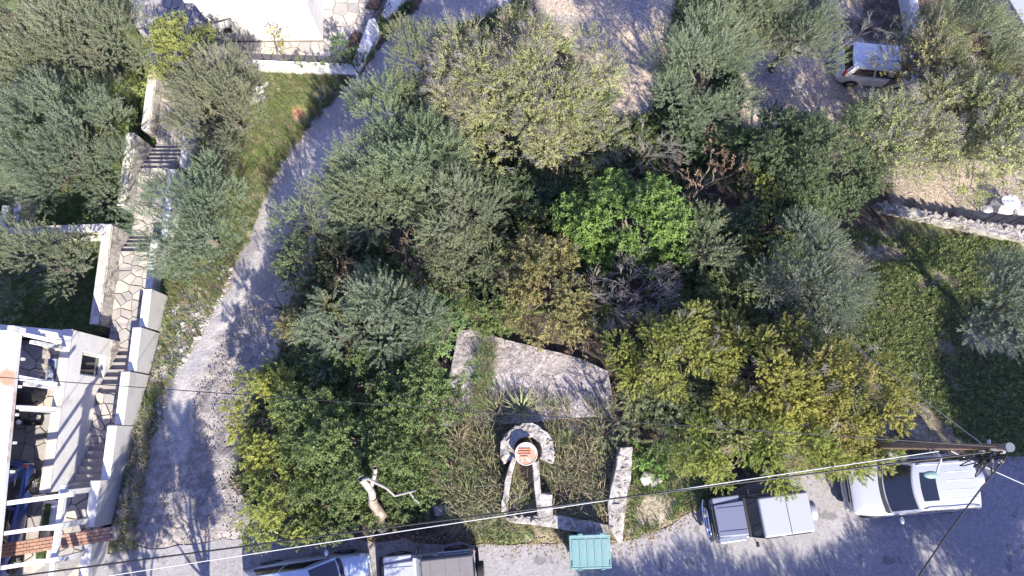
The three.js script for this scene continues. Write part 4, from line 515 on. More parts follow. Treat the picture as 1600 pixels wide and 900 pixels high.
const LM = { matt: leafMat(0.9, 0.35), gloss: leafMat(0.8, 0.35), dry: leafMat(0.95, 0.1) };
const _m = new THREE.Matrix4(), _q = new THREE.Quaternion(), _u = new THREE.Vector3(0, 1, 0), _c = new THREE.Color();
function scatter(name, geo, mat, list, parent, stuff = true) { // list of [position, direction, scale, [r,g,b]]
  const im = new THREE.InstancedMesh(geo, mat, list.length); im.name = name; im.castShadow = im.receiveShadow = true; const r = RNG(list.length + 3), q2 = new THREE.Quaternion();
  list.forEach(([p, d, s, c], i) => { _q.setFromUnitVectors(_u, d); q2.setFromAxisAngle(_u, r() * 6.283); _q.multiply(q2); _m.compose(p, _q, new THREE.Vector3(s, s, s)); im.setMatrixAt(i, _m); im.setColorAt(i, _c.setRGB(...c)); });
  if (stuff) im.userData.kind = 'stuff'; (parent || scene).add(im); return im;
}
function limb(a, b, r0, r1, sag, r, n = 6, seg = 5) { // crooked tapered limb
  const pts = []; for (let i = 0; i <= seg; i++) { const t = i / seg, p = a.clone().lerp(b, t); const w = Math.sin(t * Math.PI) * a.distanceTo(b) * 0.09; p.x += (r() - 0.5) * 2 * w; p.z += (r() - 0.5) * 2 * w; p.y += sag * Math.sin(t * Math.PI) + (r() - 0.5) * w; pts.push(p); }
  const c = new THREE.CatmullRomCurve3(pts), g = new THREE.TubeGeometry(c, seg * 2, 1, n), P = g.attributes.position, N = g.attributes.normal; for (let i = 0; i < P.count; i++) { const k = Math.floor(i / (n + 1)) / (seg * 2), rr = mix(r0, r1, k) * (0.9 + 0.25 * vn(i * 0.7, k * 9)), ctr = c.getPointAt(k); P.setXYZ(i, ctr.x + N.getX(i) * rr, ctr.y + N.getY(i) * rr, ctr.z + N.getZ(i) * rr); } g.computeVertexNormals(); return g;
}
const KIND = { // spray, material, colours (dark, light), density per m2, uprightness, size
  olive: { s: ['olive', 'oliveFine'], m: 'matt', c: [[0.13, 0.17, 0.085], [0.3, 0.345, 0.205]], d: 78, up: 0.9, z: 0.88, cl: 0.58, n: 3.0 },
  oliveDark: { s: ['olive', 'oliveFine'], m: 'matt', c: [[0.13, 0.17, 0.085], [0.3, 0.345, 0.205]], d: 60, up: 0.75, z: 0.95, cl: 0.6, n: 3.0 },
  blueOlive: { s: ['oliveFine'], m: 'matt', c: [[0.13, 0.17, 0.095], [0.3, 0.345, 0.225]], d: 66, up: 0.8, z: 0.95, cl: 0.7, n: 2.8 },
  bright: { s: ['broad', 'carob'], m: 'gloss', c: [[0.075, 0.15, 0.025], [0.23, 0.37, 0.07]], d: 70, up: 0.35, z: 1.05, cl: 0.5, n: 4 },
  citrus: { s: ['broad', 'small'], m: 'gloss', c: [[0.14, 0.19, 0.04], [0.33, 0.39, 0.12]], d: 75, up: 0.35, z: 0.85, cl: 0.4, n: 5 },
  carob: { s: ['carob'], m: 'gloss', c: [[0.08, 0.125, 0.03], [0.2, 0.26, 0.075]], d: 68, up: 0.3, z: 1.0, cl: 0.45, n: 4.5 },
  lentisk: { s: ['small', 'carob'], m: 'gloss', c: [[0.075, 0.12, 0.045], [0.19, 0.24, 0.105]], d: 75, up: 0.45, z: 1.0, cl: 0.5, n: 4 },
  vine: { s: ['carob', 'broad'], m: 'gloss', c: [[0.1, 0.18, 0.05], [0.25, 0.36, 0.12]], d: 70, up: 0.3, z: 0.9, cl: 0.4, n: 5 },
  yellow: { s: ['small', 'carob'], m: 'matt', c: [[0.18, 0.21, 0.035], [0.44, 0.44, 0.09]], d: 90, up: 0.4, z: 0.78, cl: 0.42, n: 5 },
  lime: { s: ['small'], m: 'matt', c: [[0.17, 0.21, 0.03], [0.44, 0.45, 0.085]], d: 125, up: 0.4, z: 0.72, cl: 0.46, n: 4.6, alt: [0.38, 0.33, 0.14], tw: 0.008 },
  khaki: { s: ['carob', 'small'], m: 'matt', c: [[0.15, 0.16, 0.045], [0.37, 0.35, 0.12]], d: 60, up: 0.35, z: 1.0, cl: 0.42, n: 4.5, alt: [0.36, 0.27, 0.08], tw: 0.012 },
  sage: { s: ['small', 'olive'], m: 'matt', c: [[0.13, 0.165, 0.075], [0.29, 0.32, 0.17]], d: 64, up: 0.5, z: 0.95, cl: 0.45, n: 4.5 },
  almond: { s: ['sparse'], m: 'matt', c: [[0.26, 0.27, 0.085], [0.52, 0.5, 0.22]], d: 40, up: 0.6, z: 0.95, cl: 0.6, n: 3.2, alt: [0.42, 0.33, 0.2], tw: 0.3 },
  bare: { s: ['twig'], m: 'dry', c: [[0.22, 0.2, 0.2], [0.4, 0.37, 0.37]], d: 11, up: 0.7, z: 1.0, cl: 0.5, n: 3 },
  rust: { s: ['twig', 'sparse'], m: 'dry', c: [[0.2, 0.14, 0.1], [0.36, 0.26, 0.17]], d: 14, up: 0.7, z: 1, cl: 0.5, n: 3 },
};
let treeSeed = 100;
// px, py: middle of the crown; ax, ay: its half widths there; hc: height of its middle above the soil
function tree(name, label, category, kind, px, py, ax, ay, hc = 3, o = {}) {
  const K = KIND[kind], r = RNG(++treeSeed * 13 + 7); let c = at(px, py, -2); for (let i = 0; i < 5; i++) c = at(px, py, ground(c.x, c.z) + hc);
  const gy = ground(c.x, c.z), k = mpp(py, c.y), RX = ax * k * (Math.abs(px - 800) > 500 ? 0.94 : 1), RZ = ay * k * (py < 320 ? 0.95 : 1.04), RY = o.ry || Math.min(hc * 0.8, (RX + RZ) * 0.42), f = o.d || 1;
  const lean = new THREE.Vector3((r() - 0.5) * 0.5, 0, (r() - 0.5) * 0.5), base = new THREE.Vector3(c.x + lean.x, gy - 0.15, c.z + lean.z);
  const g = thing(name, label, category, base.toArray(), 0, o.group); const C = new THREE.Vector3(c.x, c.y, c.z).sub(base);
  const clumps = [], nC = Math.max(5, Math.round(K.n * RX * RZ * (1.7 + 0.7 * r()) * (o.cn || 1)));
  for (let i = 0; i < nC * 6 && clumps.length < nC; i++) { const u = r() * 6.283, y = mix(-0.35, 1, Math.pow(r(), 0.8)), h = Math.sqrt(Math.max(0, 1 - y * y)), q = 0.42 + 0.62 * Math.pow(r(), 0.5), edge = 0.78 + 0.45 * vn(Math.cos(u) * 1.6 + treeSeed * 3.1 + 5, Math.sin(u) * 1.6 + 7 + y);
    const p = new THREE.Vector3(Math.cos(u) * h * RX * q * edge, y * RY * q, Math.sin(u) * h * RZ * q * edge); const cr = Math.min(K.cl * (0.65 + 0.7 * r()) * Math.min(1, 0.45 + 0.3 * Math.min(RX, RZ)), 0.42 * Math.min(RX, RZ));
    if (clumps.some(e => e.p.distanceTo(p) < (e.cr + cr) * 0.36)) continue; clumps.push({ p, cr, t: r() }); }
  // trunk and limbs
  const wood = [], fork = new THREE.Vector3(C.x * 0.4, Math.max(0.4, C.y - RY * 0.75), C.z * 0.4), tr = o.trunk || Math.min(0.15, 0.04 + 0.05 * Math.min(RX, RZ));
  wood.push(limb(new THREE.Vector3(0, 0, 0), fork, tr * 1.35, tr, 0, r, 9, 4)); const nl = Math.min(clumps.length, 12 + (K.tw ? 14 : 0));
  for (let i = 0; i < nl; i++) { const e = clumps[Math.floor(i * clumps.length / nl)]; wood.push(limb(fork.clone().lerp(new THREE.Vector3(0, 0, 0), r() * 0.15), e.p.clone().add(C), tr * (0.4 + 0.25 * r()), 0.012, 0.15, r, 5, 4)); }
  part('trunk', merge(wood), o.bark || barkMat, g);
  const tint = [0.9 + 0.2 * r(), 0.94 + 0.12 * r(), 0.88 + 0.16 * r()], lsz = 0.86 + 0.3 * r(), lists = K.s.map(() => []), tw = [], dir = new THREE.Vector3();
  const tilt = new THREE.Vector3(...(o.tilt || [0, 0, 0]));
  for (const e of clumps) { const n = Math.round(K.d * f * e.cr * e.cr * 4.4), tone = e.t * 0.5 + 0.1 + 0.3 * r(), useAlt = K.alt && r() < (o.alt ?? 0.09);
    for (let i = 0; i < n; i++) { const u = r() * 6.283, y = r() * 1.7 - 0.7, h = Math.sqrt(Math.max(0, 1 - Math.min(1, y * y))), q = e.cr * (0.35 + 0.75 * Math.pow(r(), 0.6)); const o3 = new THREE.Vector3(Math.cos(u) * h * q, y * q * 0.72, Math.sin(u) * h * q), p = o3.clone().add(e.p);
      dir.copy(o3).normalize().multiplyScalar(1 - K.up * 0.55).addScaledVector(p.clone().normalize(), 0.3).add(new THREE.Vector3((r() - 0.5) * 0.9, K.up + (r() - 0.5) * 0.5, (r() - 0.5) * 0.9)).add(tilt).normalize();
      const t = Math.min(1, Math.max(0, tone + (r() - 0.5) * 0.7)), cc = useAlt && r() < 0.65 ? K.alt.map((v, j) => mix(v, K.c[1][j], r() * 0.5)) : mix3(K.c[0], K.c[1], t); const w = Math.floor(r() * lists.length); lists[w].push([p.add(C), dir.clone(), lsz * K.z * (0.7 + 0.6 * r()), cc.map((v, j) => v * tint[j])]);
      if (K.tw && r() < K.tw) { const v = 0.22 + r() * 0.14; tw.push([o3.clone().add(e.p).add(C), dir.clone(), 0.6 + r() * 0.5, [v, v * 0.92, v * 0.88]]); } } }
  lists.forEach((l, i) => l.length && scatter('crown', SPRAY[K.s[i]], K.s[i].startsWith('twig') ? LM.dry : LM[K.m], l, g)); if (tw.length) scatter('twigs', SPRAY.twig, LM.dry, tw, g);
  return g;
}
const O = 'olive_tree', oc = 'olive tree';
const og = (l, ...a) => tree(O, l, oc, 'olive', ...a);
og('large grey-green olive tree against the terrace of the white house', 120, 70, 112, 88, 3.1); og('broad grey-green olive tree with crown hanging over the bright fern beside the garden wall', 95, 232, 122, 92, 3.0); og('grey-green olive tree at the outer edge of the olive garden above the gravel', 25, 130, 60, 80, 2.6);
og('round olive tree beside the shaded lawn above the pergola house', 58, 408, 78, 66, 2.6); og('upright olive tree between the lime-green citrus and the grass strip', 345, 172, 68, 88, 2.5); og('olive tree hanging over the paved path beside the white stones', 296, 352, 72, 84, 2.8);
og('olive tree beside the gate at the head of the dirt track', 664, 108, 54, 72, 3.0); og('olive tree leaning over the bend of the dirt track', 606, 197, 72, 60, 2.8); tree(O, 'dense olive tree along the shaded middle of the dirt track', oc, 'oliveDark', 588, 302, 76, 72, 3.0); tree(O, 'dense olive tree between the track olive and the tan almond crown', oc, 'oliveDark', 655, 270, 72, 70, 3.3); tree(O, 'olive tree with paler crown beside the bare brown brush in the lot', oc, 'oliveDark', 710, 335, 62, 62, 3.3);
og('large olive tree with long crown beside the tan dirt clearing', 1100, 120, 88, 95, 3.2); og('olive tree at the top of the dirt clearing behind the long-crowned olive', 1140, 30, 95, 55, 3.2); og('olive tree beside the rear of the white hatchback', 1245, 55, 62, 60, 3.1); og('tall feathery olive tree in front of the grey roofed shed', 1500, 70, 80, 62, 3.6, { tilt: [0.3, 0, -0.3] }); og('olive tree at the foot of the grey roofed shed with shaded side', 1585, 110, 60, 62, 3.3, { tilt: [0.3, 0, -0.3] });
tree(O, 'blue-green olive tree beside the brown patch of the slope', oc, 'blueOlive', 1262, 445, 68, 88, 3.0); tree(O, 'blue-green olive tree alone on the shaded grassy slope', oc, 'blueOlive', 1578, 492, 62, 84, 2.6); tree(O, 'dense olive tree above the lit vine and the deep shade of the lot', oc, 'oliveDark', 580, 505, 110, 66, 3.1); tree(O, 'olive tree half buried in brush behind the dense track olive', oc, 'oliveDark', 480, 350, 40, 60, 1.6, { d: 0.7 });
tree('almond_tree', 'huge thin-leaved almond tree turning tan over the middle of the lot', 'almond tree', 'almond', 830, 150, 150, 128, 3.8, { ry: 2.2 }); tree('almond_tree', 'thin almond tree with bare grey branches above the white hatchback', 'almond tree', 'almond', 1440, 88, 62, 58, 3.0, { d: 1, alt: 0.1 }); tree('almond_tree', 'wide yellow-green almond tree above the pale gravel and rubble wall', 'almond tree', 'almond', 1535, 215, 95, 85, 2.9, { d: 1.5, alt: 0.1 }); tree('almond_tree', 'almond tree with twiggy crown between the hatchback and the dark green thicket', 'almond tree', 'almond', 1395, 225, 85, 65, 2.5); tree('almond_tree', 'yellow almond tree beside the leafy olive at the shed', 'almond tree', 'yellow', 1505, 115, 55, 50, 2.8, { d: 0.6 });
tree('fig_tree', 'bright glossy green fig tree glowing in the shaded lot', 'fig tree', 'bright', 992, 350, 92, 64, 2.8); tree('citrus_tree', 'lime-green citrus tree at the corner of the house terrace', 'citrus tree', 'citrus', 286, 86, 50, 60, 2.5, { cn: 1.3 });
tree('carob_tree', 'dark glossy carob tree beside the dead pale trunk', 'carob tree', 'carob', 560, 695, 125, 76, 2.6); tree('carob_tree', 'green carob tree overhanging the road verge behind the silver hatchback', 'carob tree', 'carob', 510, 795, 80, 38, 1.7); tree('carob_tree', 'carob tree with lit crown left of the stone cistern', 'carob tree', 'carob', 655, 620, 62, 58, 2.9);
tree('thicket', 'dark green lentisk thicket left of the rubble boundary wall', 'shrub', 'lentisk', 1280, 255, 100, 85, 2.7); tree('thicket', 'green lentisk thicket below the almond crown in the lot', 'shrub', 'lentisk', 935, 195, 48, 58, 2.4); tree('thicket', 'green lentisk thicket between fig tree and dense olive', 'shrub', 'lentisk', 1190, 230, 60, 55, 2.4);
tree('thicket', 'small lime-yellow shrub beside the dark green thicket', 'shrub', 'yellow', 1184, 298, 22, 42, 2.5, { cn: 1.4 }); tree('thicket', 'sage-green shrub right of the bright fig tree', 'shrub', 'sage', 1100, 385, 42, 58, 2.7); tree('thicket', 'khaki yellowing shrub behind the catchment slab', 'shrub', 'khaki', 855, 460, 72, 72, 2.6); tree('thicket', 'sage-green shrub between the lot olives and the khaki shrub', 'shrub', 'sage', 725, 410, 62, 55, 2.5);
tree('thicket', 'yellowish shrub at the track edge beside the dense lot olive', 'shrub', 'khaki', 482, 515, 48, 52, 2.2); tree('thicket', 'light green vine-covered shrub along the cistern wall', 'shrub', 'vine', 692, 560, 40, 88, 2.4); tree('thicket', 'yellow-green shrub at the track mouth below the overhead cable', 'shrub', 'yellow', 418, 655, 52, 72, 2.0); tree('thicket', 'yellow-tipped shrub on the road corner of the dirt track', 'shrub', 'yellow', 436, 775, 55, 62, 1.9);
tree('hedge_tree', 'tall lime-green shrub tree behind the stone cistern yard', 'tree', 'lime', 1050, 550, 95, 62, 2.9); tree('hedge_tree', 'lime-green shrub tree in the middle of the roadside hedge', 'tree', 'lime', 1190, 580, 105, 78, 3.0); tree('hedge_tree', 'tan and lime shrub tree at the slope end of the roadside hedge', 'tree', 'lime', 1320, 620, 75, 82, 2.7, { alt: 0.22 }); tree('hedge_tree', 'yellow-green shrub tree overhanging the grey off-roader', 'tree', 'lime', 1200, 690, 120, 58, 2.5); tree('hedge_tree', 'yellow-green shrub tree overhanging the bonnet of the white off-road estate', 'tree', 'lime', 1310, 690, 72, 48, 2.2); tree('thicket', 'sage-green shrub beside the right rubble wall of the cistern', 'shrub', 'sage', 1040, 630, 48, 62, 2.0); tree('thicket', 'sage-green shrub inside the top right corner of the cistern yard', 'shrub', 'sage', 965, 660, 26, 34, 1.3);
tree('bare_shrub', 'bare grey twiggy shrub below the bright fig tree', 'shrub', 'bare', 985, 462, 52, 58, 2.2); tree('bare_shrub', 'bare grey twiggy shrub above the bright fig tree', 'shrub', 'bare', 1010, 235, 42, 40, 2.3); tree('bare_shrub', 'bare rust-brown shrub between fig tree and lime-yellow shrub', 'shrub', 'rust', 1105, 285, 48, 58, 2.0); tree('bare_shrub', 'bare purple-brown brush in the shade beside the track', 'shrub', 'rust', 520, 425, 60, 42, 1.4); tree('bare_shrub', 'bare brown brush below the sage shrub in the lot', 'shrub', 'rust', 665, 420, 40, 40, 1.8); tree('bare_shrub', 'bare grey twiggy shrub above the blue-green olive', 'shrub', 'bare', 1210, 490, 45, 32, 1.9); tree('bare_shrub', 'bare pale brush on the track edge above the yellowish shrub', 'shrub', 'bare', 440, 480, 26, 40, 1.4); tree('bare_shrub', 'bare grey branches over the hatchback roof side', 'shrub', 'bare', 1345, 46, 38, 28, 3.0, { trunk: 0.035 }); tree('bare_shrub', 'bare brown brush at the catchment slab corner', 'shrub', 'rust', 905, 535, 34, 22, 1.5);
tree('bare_shrub', 'heap of rust-brown dried brush under the almond trees', 'shrub', 'rust', 1450, 138, 16, 14, 0.6, { cn: 3 }); tree('fern_bush', 'bright green fern bush beside the garden wall near the terrace', 'shrub', 'citrus', 218, 130, 14, 20, 0.8, { cn: 3 }); tree('fern_bush', 'bright green fern bush at the top of the stepped garden wall', 'shrub', 'citrus', 208, 190, 14, 20, 0.8, { cn: 3 }); tree('fern_bush', 'bright green fern bush on the cross wall above the lawn', 'shrub', 'citrus', 146, 358, 24, 15, 0.9, { cn: 3 }); tree('young_tree', 'thin yellow young tree on the house terrace', 'tree', 'yellow', 428, 66, 20, 22, 1.6, { d: 0.4, cn: 1.6, trunk: 0.03 }); tree('terrace_bush', 'dark green bush in the planting bed at the parapet corner', 'shrub', 'lentisk', 531, 78, 17, 22, 0.9, { cn: 3 });
tree('thicket', 'bright green weeds heap right of the cistern wall', 'shrub', 'bright', 1015, 710, 24, 26, 0.5, { cn: 2, d: 0.8 });
for (const [lb, kd, ...a] of [['low lentisk thicket under the tan almond crown', 'lentisk', 800, 315, 62, 45, 1.5], ['low carob thicket between the khaki and the vine-covered shrubs', 'carob', 762, 475, 50, 45, 1.7], ['low lentisk thicket left of the bright fig tree', 'lentisk', 868, 310, 42, 45, 1.5], ['low lentisk thicket between the sage shrub and the bare brown brush', 'lentisk', 615, 430, 55, 42, 1.6], ['carob thicket under the overhead cable beside the yellow-green shrub', 'carob', 495, 585, 62, 48, 2.1], ['carob thicket between the dense lot olive and the carob tree', 'carob', 585, 590, 70, 50, 2.2], ['low carob thicket behind the lime-green hedge', 'carob', 1150, 470, 70, 48, 1.7], ['low lentisk thicket under the dark green thicket', 'lentisk', 1215, 345, 62, 45, 1.7], ['low lentisk thicket below the long-crowned olive', 'lentisk', 1085, 225, 50, 32, 1.2], ['low lentisk thicket between the bare grey shrub and the hedge', 'lentisk', 1030, 490, 45, 30, 1.6], ['lentisk thicket along the dirt track below the dense olives', 'lentisk', 470, 440, 40, 55, 1.6], ['low lentisk thicket between the paler olive and the almond', 'lentisk', 735, 245, 45, 50, 1.8]]) tree('thicket', lb, 'shrub', kd, ...a);
// trees across the road that throw their shade on the asphalt
for (const [x, z, hc, rx, kd, lb, dn] of [[6.4, 10.2, 3.1, 1.6, 'oliveDark', 'olive tree across the road facing the teal container'], [9.8, 10.8, 3.3, 1.9, 'oliveDark', 'olive tree across the road facing the grey off-roader'], [13.5, 10.4, 3.5, 2.0, 'oliveDark', 'olive tree across the road facing the white off-road estate'], [17.1, 9.2, 3.7, 2.2, 'oliveDark', 'olive tree across the road facing the wooden pole'], [20.9, 8, 4, 2.3, 'oliveDark', 'olive tree across the road beyond the wooden pole'], [24.2, 11, 9.8, 2.4, 'carob', 'very tall tree across the road beyond the roadside olives'], [-9, 7.7, 4.6, 0.85, 'carob', 'slim tree across the road facing the dirt track', 1], [-10.9, 8.4, 4.8, 0.8, 'carob', 'slim tree across the road facing the stair wall', 1], [-4.6, 8.2, 3.4, 1.6, 'oliveDark', 'olive tree across the road facing the silver hatchback']]) {
  const k = 1 / mpp(690, hc), py = 690 + z / mpp(690, hc); const t = tree('roadside_tree', lb, 'tree', kd, 800, 450, rx * k, rx * k, hc, { cn: rx < 1 ? 2.5 : 1.15, d: dn || 1.5, ry: hc > 8 ? 2.6 : rx < 1 ? 2.3 : undefined }); t.position.set(x, 0, z); }
// ---------------------------------------------------------------- dead trunk beside the road
{
  const b = onGround(598, 828), g = thing('dead_tree', 'dead pale tree trunk with cut fork and one crooked bare branch', 'dead tree', [b.x, b.y - 0.1, b.z]), r = RNG(31), L = (px, py, h) => at(px, py, b.y + h).sub(new THREE.Vector3(b.x, b.y - 0.1, b.z));
  const bark = surf([0.2, 0.15, 0.115], 0.5, 0.95, { size: 0.9, n: 256, bump: 0.03, alt: [0.33, 0.28, 0.24] }), pale = surf([0.33, 0.3, 0.275], 0.25, 0.9, { size: 0.8, n: 256, bump: 0.015 });
  part('trunk', [limb(L(600, 828, -0.1), L(583, 775, 3.9), 0.2, 0.13, 0, r, 12, 4)], bark, g); part('limb', limb(L(582, 776, 3.85), L(564, 748, 4.8), 0.12, 0.085, 0, r, 10, 3), pale, g); part('limb', limb(L(583, 776, 3.85), L(586, 731, 5.0), 0.07, 0.055, 0, r, 8, 3), pale, g);
  const br = [[566, 750, 4.75], [575, 748, 4.9], [592, 757, 4.9], [604, 763, 4.85], [617, 775, 4.7], [640, 769, 4.8], [647, 780, 4.7], [655, 786, 4.6]].map(a => L(...a)); for (let i = 1; i < br.length; i++) { const a = part('branch_length', bar(br[i - 1], br[i], 0.05 - i * 0.004, 0.046 - i * 0.004, 8), pale, g); } part('branch_length', bar(br[5], L(650, 767, 4.9), 0.03, 0.012), pale, g);
}
{ // spiky rosette on the slab: each leaf its own mesh
  const b = onGround(815, 640), g = thing('spiky_plant', 'spiky pale green rosette plant with long thin leaves on the cistern slab', 'plant', [b.x, b.y + 0.25, b.z]), r = RNG(12), mat = new THREE.MeshPhysicalMaterial({ color: new THREE.Color().setRGB(0.33, 0.36, 0.17), roughness: 0.6, side: THREE.DoubleSide });
  const leaf = [0.2, 0.4, 0.65, 0.9, 1.15].map((el, n) => { const pos = [], l = 0.8 + 0.08 * (n % 3), seg = 4; let p0 = [0, 0.1]; for (let s = 0; s < seg; s++) { const t = (s + 1) / seg, p1 = [l * t * Math.cos(el), 0.1 + l * t * Math.sin(el) - t * t * 0.22], wa = 0.018 * (1 - s / seg), wb = 0.018 * (1 - t) + 0.001; pos.push(p0[0], p0[1], wa, p0[0], p0[1], -wa, p1[0], p1[1], wb, p0[0], p0[1], -wa, p1[0], p1[1], -wb, p1[0], p1[1], wb); p0 = p1; } const q = new THREE.BufferGeometry(); q.setAttribute('position', new THREE.Float32BufferAttribute(pos, 3)); q.computeVertexNormals(); return q; });
  for (let i = 0; i < 84; i++) { const m = part('leaf', leaf[i % 5], mat, g); m.rotation.set((r() - 0.5) * 0.2, i * 2.4 + r() * 0.5, (r() - 0.5) * 0.3); m.scale.setScalar(0.8 + r() * 0.5); } part('heart', new THREE.SphereGeometry(0.12, 10, 8).translate(0, 0.06, 0), barkMat, g);
}
// ---------------------------------------------------------------- grass, weeds, straw, stones
function field(name, label, category, geo, mat, n, seed, where, colour, size = [0.8, 0.6], lift = 0, tiltAmt = 0.35) {
  const r = RNG(seed), list = []; let guard = 0; while (list.length < n && guard++ < n * 30) { const p = where(r); if (!p) continue; list.push([new THREE.Vector3(p[0], ground(p[0], p[1]) + lift, p[1]), new THREE.Vector3((r() - 0.5) * tiltAmt * 2, 1, (r() - 0.5) * tiltAmt * 2).normalize(), size[0] + r() * size[1], colour(r, p)]); }
  const m = scatter(numbered(name), geo, mat, list); return tag(m, label, category, null, 'stuff');
}
const inZone = (zone, lo = 0.5, clump = 0) => r => { const x = ZX0 + r() * ZW, z = ZZ0 + r() * ZD; if (zone(x, z) < lo || Z.terrace(x, z) || Z.red(x, z) > 0.35) return null; if (Z.track(x, z) > 0.45 || z > roadEdge(x) - 0.05) return null; if (x < -13.9 && z > -4) return null; if (x > -16.3 && x < -14.3 && z < 0) return null; if (clump && fbm(x * 0.8 + 11, z * 0.8, 4) > clump + (r() - 0.5) * 0.16) return null; return [x, z]; };
const gcol = (r, d = [0.12, 0.18, 0.04], l = [0.26, 0.33, 0.1]) => mix3(d, l, r());
field('meadow_grass', 'short green and straw grass strip left of the dirt track', 'grass', SPRAY.blade, LM.matt, 7000, 61, inZone(Z.grassL), r => r() < 0.4 ? gcol(r, [0.24, 0.2, 0.1], [0.36, 0.31, 0.17]) : gcol(r));
field('strip_grass', 'dry and green grass between the stair wall stones and the track', 'grass', SPRAY.blade, LM.matt, 5000, 59, inZone(Z.stones, 0.35), r => r() < 0.5 ? gcol(r, [0.28, 0.24, 0.13], [0.4, 0.35, 0.2]) : gcol(r));
field('slope_grass', 'green grass and weeds covering the slope beyond the hedge', 'grass', SPRAY.blade, LM.matt, 10000, 62, inZone(Z.slope, 0.4, 0.58), r => r() < 0.25 ? gcol(r, [0.25, 0.22, 0.12], [0.38, 0.34, 0.2]) : gcol(r, [0.12, 0.18, 0.04], [0.26, 0.34, 0.1]), [0.8, 0.8]);
field('slope_weeds', 'leafy low weeds on the slope beyond the hedge', 'weeds', SPRAY.carob, LM.matt, 7000, 63, inZone(Z.slope, 0.4, 0.58), r => gcol(r, [0.14, 0.18, 0.045], [0.3, 0.35, 0.11]), [0.5, 0.7], 0.02, 1.2);
field('slope_brush', 'brown dry brush patches on the slope', 'brush', SPRAY.twig, LM.dry, 1000, 64, r => { const x = ZX0 + r() * ZW, z = ZZ0 + r() * ZD; return Z.slope(x, z) > 0.5 && fbm(x * 0.8 + 11, z * 0.8, 4) > 0.54 ? [x, z] : null; }, r => gcol(r, [0.13, 0.09, 0.07], [0.3, 0.22, 0.16]), [0.3, 0.35], 0, 0.9);
field('garden_grass', 'grass and weeds under the garden olives', 'grass', SPRAY.blade, LM.matt, 9000, 65, inZone(Z.garden, 0.5), r => gcol(r), [0.8, 0.8]);
field('lawn_grass', 'lit lawn inside the garden wall', 'grass', SPRAY.blade, LM.matt, 4500, 66, inZone(Z.lawn, 0.4), r => r() < 0.3 ? [0.25, 0.22, 0.12] : gcol(r, [0.1, 0.18, 0.03], [0.24, 0.34, 0.08]), [0.7, 0.5]);
field('verge_grass', 'patchy grass on the road verge', 'grass', SPRAY.blade, LM.matt, 6500, 67, inZone(Z.verge, 0.4, 0.56), r => r() < 0.3 ? [0.3, 0.26, 0.15] : gcol(r, [0.1, 0.18, 0.03], [0.24, 0.34, 0.08]), [0.8, 0.8]);
field('undergrowth', 'leafy undergrowth below the crowns of the overgrown lot', 'undergrowth', SPRAY.small, LM.matt, 26000, 68, r => { const x = mix(-10.5, 13, r()), z = mix(-21, 2.8, r()); if (Z.terrace(x, z) || Z.track(x, z) > 0.2 || Z.clear(x, z) > 0.3 || Z.yard(x, z) > 0.3 || Z.verge(x, z) > 0.3 || z > roadEdge(x) - 0.5 || Z.grassL(x, z) > 0.2) return null; if (x > -3 && x < 4.2 && z > -5 && z < 3) return null; return vn(x * 0.9 + 3, z * 0.9) > 0.36 ? [x, z] : null; }, r => gcol(r, [0.1, 0.14, 0.04], [0.22, 0.27, 0.1]), [0.8, 1.1], 0.05, 1);
field('dry_straw', 'tall dry straw grass filling the cistern yard', 'dry grass', SPRAY.straw, LM.dry, 1250, 69, r => { const p = onGround(mix(698, 965, r()), mix(618, 828, r())); if (Z.yard(p.x, p.z) < 0.4) return null; const q = at(824, 706, 0); if (Math.hypot(p.x - q.x, p.z - q.z) < 1.0) return null; if (p.x > -0.1 && p.x < 0.9 && p.z > 0.5) return r() < 0.25 ? [p.x, p.z] : null; return vn(p.x * 1.5, p.z * 1.5) > 0.42 ? [p.x, p.z] : null; }, r => r() < 0.55 ? gcol(r, [0.14, 0.17, 0.07], [0.28, 0.31, 0.14]) : gcol(r, [0.2, 0.15, 0.1], [0.46, 0.38, 0.26]), [0.35, 0.95], 0, 0.7);
field('slab_grass', 'green and straw grass growing along the crack of the catchment slab', 'grass', SPRAY.straw, LM.matt, 190, 70, r => { const t = r(), p = onGround(mix(765, 752, t) + (r() - 0.5) * 26, mix(535, 640, t)); return [p.x, p.z]; }, r => r() < 0.55 ? gcol(r, [0.12, 0.2, 0.04], [0.22, 0.32, 0.08]) : [0.34, 0.29, 0.2], [0.35, 0.35], 0.25);
field('track_weeds', 'dry tufts along the foot of the concrete stair wall', 'weeds', SPRAY.straw, LM.dry, 240, 71, r => { const t = r(), p = onGround(mix(228, 200, t) + (r() - 0.4) * 26, mix(640, 860, t)); return p.x > -13.9 ? [p.x, p.z] : null; }, r => r() < 0.4 ? gcol(r, [0.13, 0.17, 0.06], [0.22, 0.25, 0.1]) : [0.46, 0.4, 0.3], [0.3, 0.35]);
